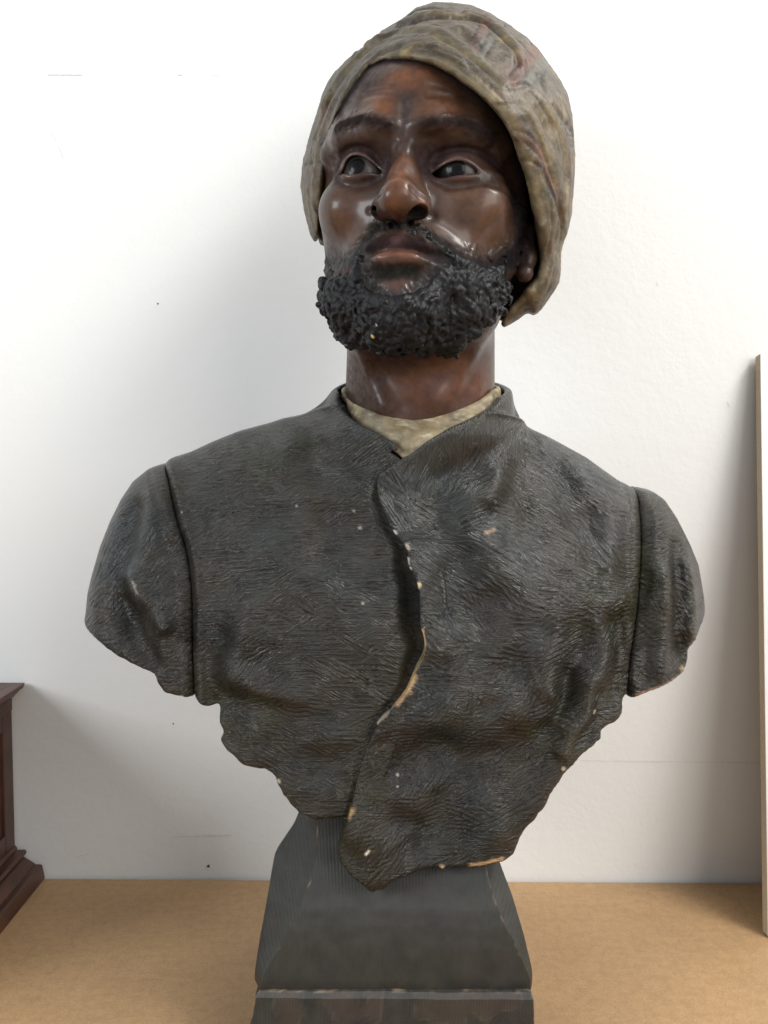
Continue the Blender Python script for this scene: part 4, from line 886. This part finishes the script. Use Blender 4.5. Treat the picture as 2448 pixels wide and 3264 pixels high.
def stamp(x, z, a, L, B, lam, amp):
    m = 1.9*max(L, B); i0, i1 = max(0, int((x-m-bx0)/H2)), min(len(gx2), int((x+m-bx0)/H2)+1); j0, j1 = max(0, int((z-m-bz0)/H2)), min(len(gz2), int((z+m-bz0)/H2)+1)
    if i1 <= i0 or j1 <= j0: return
    dx, dz = XX[i0:i1, j0:j1]-x, ZZ[i0:i1, j0:j1]-z; u = dx*math.cos(a)+dz*math.sin(a); v = -dx*math.sin(a)+dz*math.cos(a); v = v+u*u*rs.normal(0, 9)
    ST[i0:i1, j0:j1] = ST[i0:i1, j0:j1]*(1-0.55*np.exp(-(u/L)**2-(v/B)**2))+amp*np.exp(-(u/L)**4-(v/B)**2)*np.cos(2*math.pi*v/lam+rs.uniform(0, 6.28))
for _ in range(8200):
    x, z = rs.uniform(bx0, bx1), rs.uniform(bz0, bz1)
    i, j = int((x-bx0)/H2), int((z-bz0)/H2)
    if i >= XX.shape[0] or j >= XX.shape[1] or sd_cut[i, j] > 0.012 or sd_body[i, j] < -0.01: continue
    right = x > np.interp(z, flap[::-1, 1], flap[::-1, 0]); lowp = z < 0.36
    sp = 0.42 if (right and lowp) else (0.3 if lowp else 0.2)
    a = angle_at(x, z)+rs.normal(0, sp); L = rs.uniform(0.0055, 0.0125); B = rs.uniform(0.003, 0.0065); amp = rs.uniform(0.0004, 0.0008)*(1.35 if right and lowp else 1.0)
    stamp(x, z, a, L, B, rs.uniform(0.0030, 0.0042), amp); patch.append((x, z, a))
patch = np.array(patch)
for A in (W_L, W_R): A += ST*np.clip(sd_body/0.012, 0, 1)
def seam_relief(A, line, side):                  # a stitched ridge and a groove beside it
    P = np.stack([XX, ZZ], -1); d = np.full(XX.shape, 9.0)
    m = (np.abs(XX-line[:, 0].mean()) < 0.05); d[m] = polydist(P[m], line)
    return d
d1, d2s = seam_relief(W_L, seam1, -1), seam_relief(W_R, seam2, 1)
W_L += -0.0035*np.exp(-(d1/0.0028)**2)+0.0016*np.exp(-((d1-0.007)/0.0028)**2)
W_R += -0.0035*np.exp(-(d2s/0.0028)**2)+0.0016*np.exp(-((d2s-0.008)/0.003)**2)
# the open front: left panel sinks away beside the flap, the flap edge curls up
flapm = smooth_line(flap, 2); P2 = np.stack([XX, ZZ], -1); mfl = (XX > -0.08) & (XX < 0.09); dfl = np.full(XX.shape, 9.0); dfl[mfl] = polydist(P2[mfl], flapm)
zmid = at(1320, 1960, 0.6)[2]
zmid += 0.004; openw = np.exp(-((ZZ-zmid)/0.050)**2)
W_L -= (0.0012+0.0115*openw)*np.exp(-(dfl/(0.003+0.010*openw))**4)
W_R += (0.0030+0.0035*openw)*np.exp(-(dfl/0.030)**2)+0.0008*np.exp(-(dfl/0.003)**2)
WB = np.maximum(0.050*PROF, 0.012)
# neck opening
xcn, ycn = 0.0305, 0.685
def crad(Z, phi): return 0.0672+np.clip(0.513-Z, 0, 0.045)*(np.where(phi > 0, 0.10, 0.50)*np.sin(phi)**2+0.22*np.cos(phi)**2)
def rim_table(pl, rho):
    out = []
    for x, y in pl:
        d = ray(x, y); d = d/d[1]; best = None
        for Y in np.linspace(ycn-rho, ycn+rho*0.4, 400):
            p = CAM+d*Y
            if math.hypot(p[0]-xcn, p[1]-ycn) <= rho: best = p; break
        if best is None: Y = ycn-0.01; best = CAM+d*Y
        out.append((math.atan2(best[0]-xcn, ycn-best[1]), best[2]))
    out = sorted(out); return np.array(out)
COLL = [(1068, 1250), (1078, 1278), (1096, 1303), (1155, 1351), (1218, 1382), (1261, 1409), (1300, 1441), (1319, 1435), (1377, 1396), (1430, 1364), (1510, 1329), (1579, 1292), (1608, 1266)]
SHRT = [(1076, 1236), (1084, 1252), (1112, 1282), (1176, 1308), (1245, 1329), (1314, 1338), (1377, 1332), (1457, 1308), (1537, 1276), (1574, 1255), (1590, 1240)]
rim_c, rim_s = rim_table(COLL, 0.0735), rim_table(SHRT, 0.0665)
def zrim(tab, phi, back):
    t = np.vstack([[[-math.pi, back]], [[-2.2, back]], tab, [[2.2, back]], [[math.pi, back]]]); return np.interp(phi, t[:, 0], t[:, 1])
zbackC, zbackS = at(1560, 1216, 0.745)[2], at(1570, 1222, 0.735)[2]
STROKE_SEED = patch
def stroke_uv(V):
    # every vertex takes the comb direction of the nearest stroke
    K = patch[::3]; uv = np.zeros((len(V), 3)); n = len(V)
    cell = 0.012; gi = {}
    # nearest by coarse raster
    nxr, nzr = int((bx1-bx0)/0.0025)+1, int((bz1-bz0)/0.0025)+1; rx, rz = np.meshgrid(bx0+0.0025*np.arange(nxr), bz0+0.0025*np.arange(nzr), indexing='ij')
    near = np.zeros(rx.shape, int); bd = np.full(rx.shape, 1e9)
    for i, (x, z, a) in enumerate(K):
        i0, i1 = max(0, int((x-0.03-bx0)/0.0025)), int((x+0.03-bx0)/0.0025)+1; j0, j1 = max(0, int((z-0.03-bz0)/0.0025)), int((z+0.03-bz0)/0.0025)+1
        dx, dz = rx[i0:i1, j0:j1]-x, rz[i0:i1, j0:j1]-z; u = dx*math.cos(a)+dz*math.sin(a); v = -dx*math.sin(a)+dz*math.cos(a); d = (u*0.5)**2+v*v
        s_ = bd[i0:i1, j0:j1]; m = d < s_; s_[m] = d[m]; near[i0:i1, j0:j1][m] = i
    ii = np.clip(((V[:, 0]-bx0)/0.0025+0.5).astype(int), 0, nxr-1); jj = np.clip(((V[:, 2]-bz0)/0.0025+0.5).astype(int), 0, nzr-1); k = K[near[ii, jj]]
    a = np.degrees(k[:, 2]) % 180; w_ = np.stack([np.clip(1-np.abs((a-30*i+90) % 180-90)/30, 0, 1) for i in range(6)], 1)
    return w_/w_.sum(1)[:, None]
def torso_part(name, Wm, region, parent, kcut=0.007, collar=False, kreg=0.0025, zlo=None):
    """solid between the front and back sheets, kept where region < 0"""
    keep = np.maximum(np.maximum(region, sd_cut), -sd_body-0.002) < 0.004
    I = np.argwhere(keep); x0, x1 = gx2[I[:, 0].min()]-0.004, gx2[I[:, 0].max()]+0.004; z0, z1 = gz2[I[:, 1].min()]-0.004, gz2[I[:, 1].max()]+(0.03 if collar else 0.004)
    h = 0.00105*DEV; wmax = float(Wm[keep].max())
    V = Vol((x0, YM-wmax-0.018, z0), (x1, YM+0.06, z1), h)
    ax = V.lo[0]+h*np.arange(V.n[0]); ay = V.lo[1]+h*np.arange(V.n[1]); az = V.lo[2]+h*np.arange(V.n[2])
    A, B = np.meshgrid(ax, az, indexing='ij'); f = bil(Wm, A, B); g = np.gradient(bil(WF, A, B), h); cf = 1/np.sqrt(1+np.minimum(g[0]**2+g[1]**2, 30))
    inb = (B < gz2[-1]); bb = bil(WB, A, B); sb = bil(sd_body, A, B); rg = bil(region, A, B); sc = bil(sd_cut, A, B)
    y = ay[None, :, None]; F3 = lambda q: q[:, None, :]
    D = np.maximum((YM-F3(f)-y)*F3(cf), (y-YM-F3(bb))*0.8); D = smax(D, F3(-sb-0.0005), 0.004); del f, g
    if collar:
        Xc, Yc, Zc = A[:, None, :]-xcn, y-ycn, B[:, None, :]
        rr = np.sqrt(Xc**2+Yc**2); phi = np.arctan2(Xc, -Yc)
        rad = crad(Zc, phi)-9*np.clip(0.478-Zc, 0, 1)**2+(0.0024 if name == 'front_flap' else 0)
        st = np.maximum(rr-rad, 0.435-Zc); D = smin(D, st, 0.020)
        zr = zrim(rim_c, phi, zbackC)
        D = smax(D, (Zc-zr)*0.75, 0.0028)
        hole = np.maximum(rr-(crad(Zc, phi)-0.0042), (zr-0.010)-Zc); D = smax(D, -hole, 0.002)
        # stand-up collar: a soft crease where it leaves the shoulder
        D += 0.0016*np.exp(-((Zc-(zr-0.030))/0.006)**2)*np.exp(-((rr-0.083)/0.02)**2)
        if name == 'jacket':
            pass
    D = smax(D, F3(sc), kcut); D = smax(D, F3(rg), kreg); V.D = D.astype(np.float32); del D
    Vv, Ff = V.mesh(); Vv = relax(Vv, Ff, 1, 0.25)
    Cc = np.zeros((len(Vv), 4)); Cc[:, :3] = (0.55, 0.40, 0.24)
    return Vv, Ff, Cc
def chip(Vv, Cc, pl, rad, col=(0.62, 0.45, 0.24), s=1.0, jag=0.5):
    q = onfront(pl, W_R); q = smooth_line(q, 4) if len(q) > 2 else q
    m = np.nonzero((np.abs(Vv[:, 0]-q[:, 0].mean()) < 0.12) & (np.abs(Vv[:, 2]-q[:, 1].mean()) < 0.12) & (Vv[:, 1] < YM-0.03))[0]
    P = Vv[m][:, [0, 2]]; d = polydist(P, q) if len(q) > 1 else np.sqrt(((P-q[0])**2).sum(1)); d = d*(1+jag*noise3(Vv[m], 1/0.004, 6, 2))
    a = s*np.clip(1.4-d/rad, 0, 1); up = a > Cc[m, 3]; Cc[m[up], :3] = col; Cc[m, 3] = np.maximum(Cc[m, 3], a)
regL, regR = None, None
# signed side of the flap line and the seams
fl_poly = np.vstack([xz([(1330, 1000)], 0.60), flapm, xz([(1077, 3300), (2700, 3300), (2700, 1000)], 0.60)]); side_fl = polysdf(XX, ZZ, fl_poly)     # < 0 on the flap's side
s1p = np.vstack([xz([(480, 1200)]), seam1, xz([(640, 2500), (-200, 2500), (-200, 1200)])]); side_1 = polysdf(XX, ZZ, s1p)
s2p = np.vstack([xz([(2060, 1200)]), seam2, xz([(2000, 2500), (2700, 2500), (2700, 1200)])]); side_2 = polysdf(XX, ZZ, s2p)
JK = None
for name, Wm, reg, col_ in (('jacket', W_L, np.maximum(side_fl*0+(-0.02-side_fl), -side_1), True), ('front_flap', W_R, np.maximum(side_fl, -side_2), True),
                            ('sleeve', W_L, side_1, False), ('sleeve', W_R, side_2, False)):
    Vv, Ff, Cc = torso_part(name, Wm, reg, BUST, 0.006, col_)
    if name == 'front_flap':
        chip(Vv, Cc, [(1346, 2010), (1355, 2055), (1350, 2086)], 0.0010); chip(Vv, Cc, [(1350, 2086), (1329, 2124), (1313, 2159)], 0.0012); chip(Vv, Cc, [(1313, 2159), (1294, 2199), (1262, 2240)], 0.0030, (0.60, 0.40, 0.20)); chip(Vv, Cc, [(1262, 2240), (1226, 2275), (1202, 2305)], 0.0014, (0.62, 0.52, 0.38))
        chip(Vv, Cc, [(1333, 1867)], 0.0022, (0.85, 0.70, 0.40), 1, 0.2); chip(Vv, Cc, [(1306, 1812)], 0.0011, (0.8, 0.72, 0.55)); chip(Vv, Cc, [(1256, 1692), (1262, 1700)], 0.0008, (0.55, 0.53, 0.5)); chip(Vv, Cc, [(1296, 1735), (1302, 1748)], 0.0012, (0.35, 0.30, 0.25)); chip(Vv, Cc, [(1300, 1780), (1303, 1798)], 0.0007, (0.5, 0.47, 0.42))
        chip(Vv, Cc, [(1118, 2588), (1106, 2604)], 0.0026, (0.42, 0.27, 0.12)); chip(Vv, Cc, [(1166, 2724), (1176, 2712)], 0.0010, (0.75, 0.68, 0.5)); chip(Vv, Cc, [(1408, 2762)], 0.0020, (0.66, 0.52, 0.32)); chip(Vv, Cc, [(1505, 2757), (1560, 2746), (1600, 2738)], 0.0020, (0.58, 0.38, 0.20))
        chip(Vv, Cc, [(1550, 1696), (1575, 1690)], 0.0014, (0.30, 0.19, 0.12), 0.8); chip(Vv, Cc, [(1797, 2452)], 0.0014, (0.5, 0.42, 0.3)); chip(Vv, Cc, [(1895, 2268)], 0.0012, (0.45, 0.38, 0.25))
        chip(Vv, Cc, [(1267, 2469)], 0.0009, (0.6, 0.58, 0.52)); chip(Vv, Cc, [(1267, 2506)], 0.0009, (0.6, 0.58, 0.52)); chip(Vv, Cc, [(1206, 2408)], 0.0008, (0.6, 0.58, 0.52))
    elif name == 'jacket':
        chip(Vv, Cc, [(888, 2489)], 0.0016, (0.6, 0.56, 0.45)); chip(Vv, Cc, [(1157, 1922)], 0.0008, (0.6, 0.6, 0.56)); chip(Vv, Cc, [(1128, 1630)], 0.0009, (0.45, 0.45, 0.42), 0.8); chip(Vv, Cc, [(1147, 1685)], 0.0011, (0.4, 0.41, 0.4), 0.7); chip(Vv, Cc, [(946, 1612)], 0.0007, (0.5, 0.5, 0.46)); chip(Vv, Cc, [(580, 1632)], 0.0007, (0.5, 0.5, 0.46))
    else:
        chip(Vv, Cc, [(2030, 2215), (2082, 2199), (2140, 2172), (2178, 2145)], 0.0012, (0.33, 0.20, 0.14), 0.8); chip(Vv, Cc, [(2175, 2132), (2182, 2140)], 0.0022, (0.36, 0.24, 0.14), 0.8); chip(Vv, Cc, [(508, 2008)], 0.0007, (0.5, 0.5, 0.46)); chip(Vv, Cc, [(436, 1846), (450, 1882)], 0.0011, (0.30, 0.28, 0.24), 0.6); chip(Vv, Cc, [(580, 2219)], 0.0009, (0.5, 0.5, 0.46))
    o = link(name, Vv, Ff, M_JACKET, BUST, colors=Cc, uv=stroke_uv(Vv))
    print(name, len(Ff))

# ---- shirt: a thin band of cream cloth between neck and collar
h = 0.0011*DEV
SV = Vol((xcn-0.078, ycn-0.085, 0.415), (xcn+0.078, ycn+0.078, 0.565), h)
ax = SV.lo[0]+h*np.arange(SV.n[0]); ay = SV.lo[1]+h*np.arange(SV.n[1]); az = SV.lo[2]+h*np.arange(SV.n[2])
Xc, Yc, Zc = (ax-xcn)[:, None, None], (ay-ycn)[None, :, None], az[None, None, :]
rr = np.sqrt(Xc**2+Yc**2); phi = np.arctan2(Xc, -Yc); zr = zrim(rim_s, phi, zbackS)
fold_s = 0.0012*np.sin((Zc-zr)/0.0042+3*np.sin(phi*2.3))*np.exp(-((phi-0.1)/0.9)**2)
rs_ = np.minimum(crad(Zc, phi)-0.0052, 0.0665)+fold_s-0.0012+np.clip(0.006*(1-(phi/1.0)**2), 0, 1)*np.clip((zr-Zc)/0.02, 0, 1)
D = np.maximum(np.abs(rr-(rs_-0.0022))-0.0022, (zrim(rim_c, phi, zbackC)-0.0085)-Zc); D = smax(D, (Zc-zr)*0.8, 0.0022); SV.D = np.broadcast_to(D, tuple(SV.n)).astype(np.float32).copy()
Vv, Ff = SV.mesh(); Vv = relax(Vv, Ff, 1, 0.5)
Cc = np.tile(np.array([0.27, 0.22, 0.135]), (len(Vv), 1)); a = np.clip(0.5+1.2*noise3(Vv*np.array([1, 1, 2.2]), 1/0.012, 5, 3), 0, 1)[:, None]; Cc = Cc*(1-a)+a*np.array([0.15, 0.11, 0.055])
a = np.clip(2*noise3(Vv*np.array([1, 1, 3.0]), 1/0.006, 15, 2)-0.3, 0, 1)[:, None]; Cc = Cc*(1-a*0.6)+a*0.6*np.array([0.45, 0.42, 0.30])
link('undershirt', Vv, Ff, M_SHIRT, BUST, colors=Cc)

# ---- plinth: ribbed front, hollow-chamfered corners, square foot
PL = empty('tmp', (0, 0, 0)); bpy.data.objects.remove(PL)
fl = [(831, 3118), (888, 3008), (923, 2949), (954, 2890), (966, 2849), (992, 2804), (1005, 2755), (1011, 2655), (1006, 2560), (1006, 2450)]
sl_ = [(811, 3100), (833, 2966), (850, 2880), (864, 2797), (872, 2745), (879, 2710), (900, 2677), (927, 2643), (960, 2590), (985, 2500)]
fr = [(1692, 3135), (1650, 3040), (1620, 2975), (1590, 2915), (1575, 2870), (1557, 2800), (1547, 2740), (1541, 2655), (1541, 2560), (1541, 2450)]
sr_ = [(1703, 3120), (1682, 3020), (1660, 2945), (1642, 2880), (1622, 2822), (1600, 2770), (1586, 2730), (1574, 2690), (1562, 2600), (1555, 2500)]
yfr = [0.602, 0.604, 0.607, 0.611, 0.615, 0.620, 0.626, 0.633, 0.638, 0.640]
yft = [0.600, 0.604, 0.607, 0.611, 0.615, 0.620, 0.626, 0.633, 0.638, 0.640]
def sil(curve, Y, z):                            # the side face at depth Y and height z
    d = np.array([0, Y, z])-CAM; py = CY-FPX*(d@C_U)/(d@C_F); c_ = np.array(curve)[::-1]; px = np.interp(py, c_[:, 1], c_[:, 0]); q = at(px, py, Y); return (q[0], Y, z)
hz = at(1250, 3160, 0.598)[2]
rings = []
for i in range(10):
    A = at(*fl[i], yft[i]); B = at(*fr[i], yfr[i]); z = (A[2]+B[2])/2
    yb = 0.700-0.004*i; ym = A[1]+0.014
    rings.append([(A[0], A[1], z), (B[0], B[1], z), sil(sr_, ym, z), sil(sr_, yb-0.02, z), (B[0]-0.004, yb+0.03, z), (A[0]+0.004, yb+0.03, z), sil(sl_, yb-0.02, z), sil(sl_, ym, z)])
rings.insert(0, [(x, y, hz-0.002) for x, y, z in rings[0]])
z0r = rings[0][0][2]
def loft(name, rings, mat, parent, sub=3, edge=None):
    nr = len(rings[0]); V = []; F = []
    R_ = np.array(rings)
    SS = np.r_[0, 0.012, np.linspace(0.05, 0.95, 18), 0.988]
    # resample each side so that relief and wear can vary along it
    rows = []
    for r_ in R_:
        row = []
        for k in range(nr):
            p, q = r_[k], r_[(k+1) % nr]
            for t in SS: row.append(p+(q-p)*t)
        rows.append(row)
    rows = np.array(rows); m = rows.shape[1]; fine = []
    for i in range(len(rows)-1):
        for t in np.linspace(0, 1, 9)[:-1]: fine.append(rows[i]*(1-t)+rows[i+1]*t)
    fine.append(rows[-1]); fine = np.array(fine)
    # soften the profile
    for _ in range(3): fine[1:-1] = 0.25*fine[:-2]+0.5*fine[1:-1]+0.25*fine[2:]
    nrow = len(fine); V = fine.reshape(-1, 3); cen = V.mean(0)
    V = V+0.0004*noise3(V, 1/0.01, 3, 3)[:, None]*((V-cen)/np.linalg.norm(V-cen, axis=1)[:, None])
    F = [(i*m+j, i*m+(j+1) % m, (i+1)*m+(j+1) % m, (i+1)*m+j) for i in range(nrow-1) for j in range(m)]
    Cc = np.zeros((len(V), 4)); Cc[:, :3] = (0.42, 0.28, 0.16)
    jj = np.tile(np.arange(m), nrow); ii = np.repeat(np.arange(nrow), m)
    nzv = noise3(V, 1/0.007, 8, 3)
    ed = np.minimum.reduce([np.abs(jj-k*21) for k in range(nr)])
    Cc[:, 3] = np.where(ed == 0, np.clip(0.0+nzv*0.9, 0, 0.55), 0)
    top = list(range((nrow-1)*m, nrow*m)); botm = list(range(m))[::-1]
    F = F+[tuple(top), tuple(botm)]
    return link(name, V, F, mat, parent, smooth=False, colors=Cc), Cc
loft('plinth_shaft', rings, M_PLINTH, BUST)
# foot block, its faces spreading slightly, with a bevelled and worn top edge
hz = at(1250, 3160, 0.598)[2]
bl = [at(793, 3262, 0.594), at(1701, 3262, 0.594)]; tl = [at(813, 3142, 0.598), at(1699, 3158, 0.598)]
def ring4(xa, xb, yf, yb, z): return [(xa, yf, z), (xb, yf, z), (xb-0.004, yb, z), (xa+0.004, yb, z)]
k = (bl[0][0]-tl[0][0])
r4 = [ring4(tl[0][0]-0.006, tl[1][0]+0.004, 0.590, 0.780, 0.0), ring4(bl[0][0]-0.001, bl[1][0]+0.001, 0.5925, 0.779, 0.030), ring4(tl[0][0], tl[1][0], 0.5955, 0.778, hz-0.004), ring4(tl[0][0]+0.003, tl[1][0]-0.001, 0.5985, 0.776, hz-0.0005), ring4(tl[0][0]+0.012, tl[1][0]-0.010, 0.606, 0.77, hz+0.0002)]
nr = 4; rows = []
for r_ in np.array(r4): rows.append(np.array([r_[k_]+(r_[(k_+1) % 4]-r_[k_])*t for k_ in range(4) for t in np.r_[0, 0.006, np.linspace(0.03, 0.97, 57), 0.994]]))
fine = []
for i in range(len(rows)-1):
    for t in np.linspace(0, 1, 13 if i < 2 else 4)[:-1]: fine.append(rows[i]*(1-t)+rows[i+1]*t)
fine.append(rows[-1]); fine = np.array(fine); m = 240; nrow = len(fine); V = fine.reshape(-1, 3); V = V+np.c_[0.0005*noise3(V, 1/0.012, 2, 3), 0.0006*noise3(V, 1/0.015, 4, 3), 0.0006*noise3(V, 1/0.02, 6, 2)*(V[:, 2] > 0.01)]
F = [(i*m+j, i*m+(j+1) % m, (i+1)*m+(j+1) % m, (i+1)*m+j) for i in range(nrow-1) for j in range(m)]+[tuple(range((nrow-1)*m, nrow*m)), tuple(range(m))[::-1]]
Cc = np.zeros((len(V), 4)); Cc[:, :3] = (0.40, 0.28, 0.18); ii = np.repeat(np.arange(nrow), m); jj = np.tile(np.arange(m), nrow); nzv = noise3(V, 1/0.006, 18, 3); nb = noise3(V, 1/0.03, 28, 2)
Cc[:, 3] = np.where((ii == 27) | (ii == 28), np.clip(0.0+nzv*1.0+0.1*nb, 0, 0.55), 0); Cc[:, 3] = np.maximum(Cc[:, 3], np.where((jj % 60 == 0), np.clip(0.2+nzv, 0, 0.8), 0))
stn = np.clip(noise3(V, 1/0.02, 38, 3)*2.0-0.2+0.8*(V[:, 2]/hz-0.6), 0, 0.3)*(Cc[:, 3] == 0); Cc[stn > 0, :3] = (0.085, 0.050, 0.038); Cc[:, 3] = np.maximum(Cc[:, 3], stn)
link('plinth_block', V, F, M_PLINTH, BUST, smooth=False, colors=Cc)
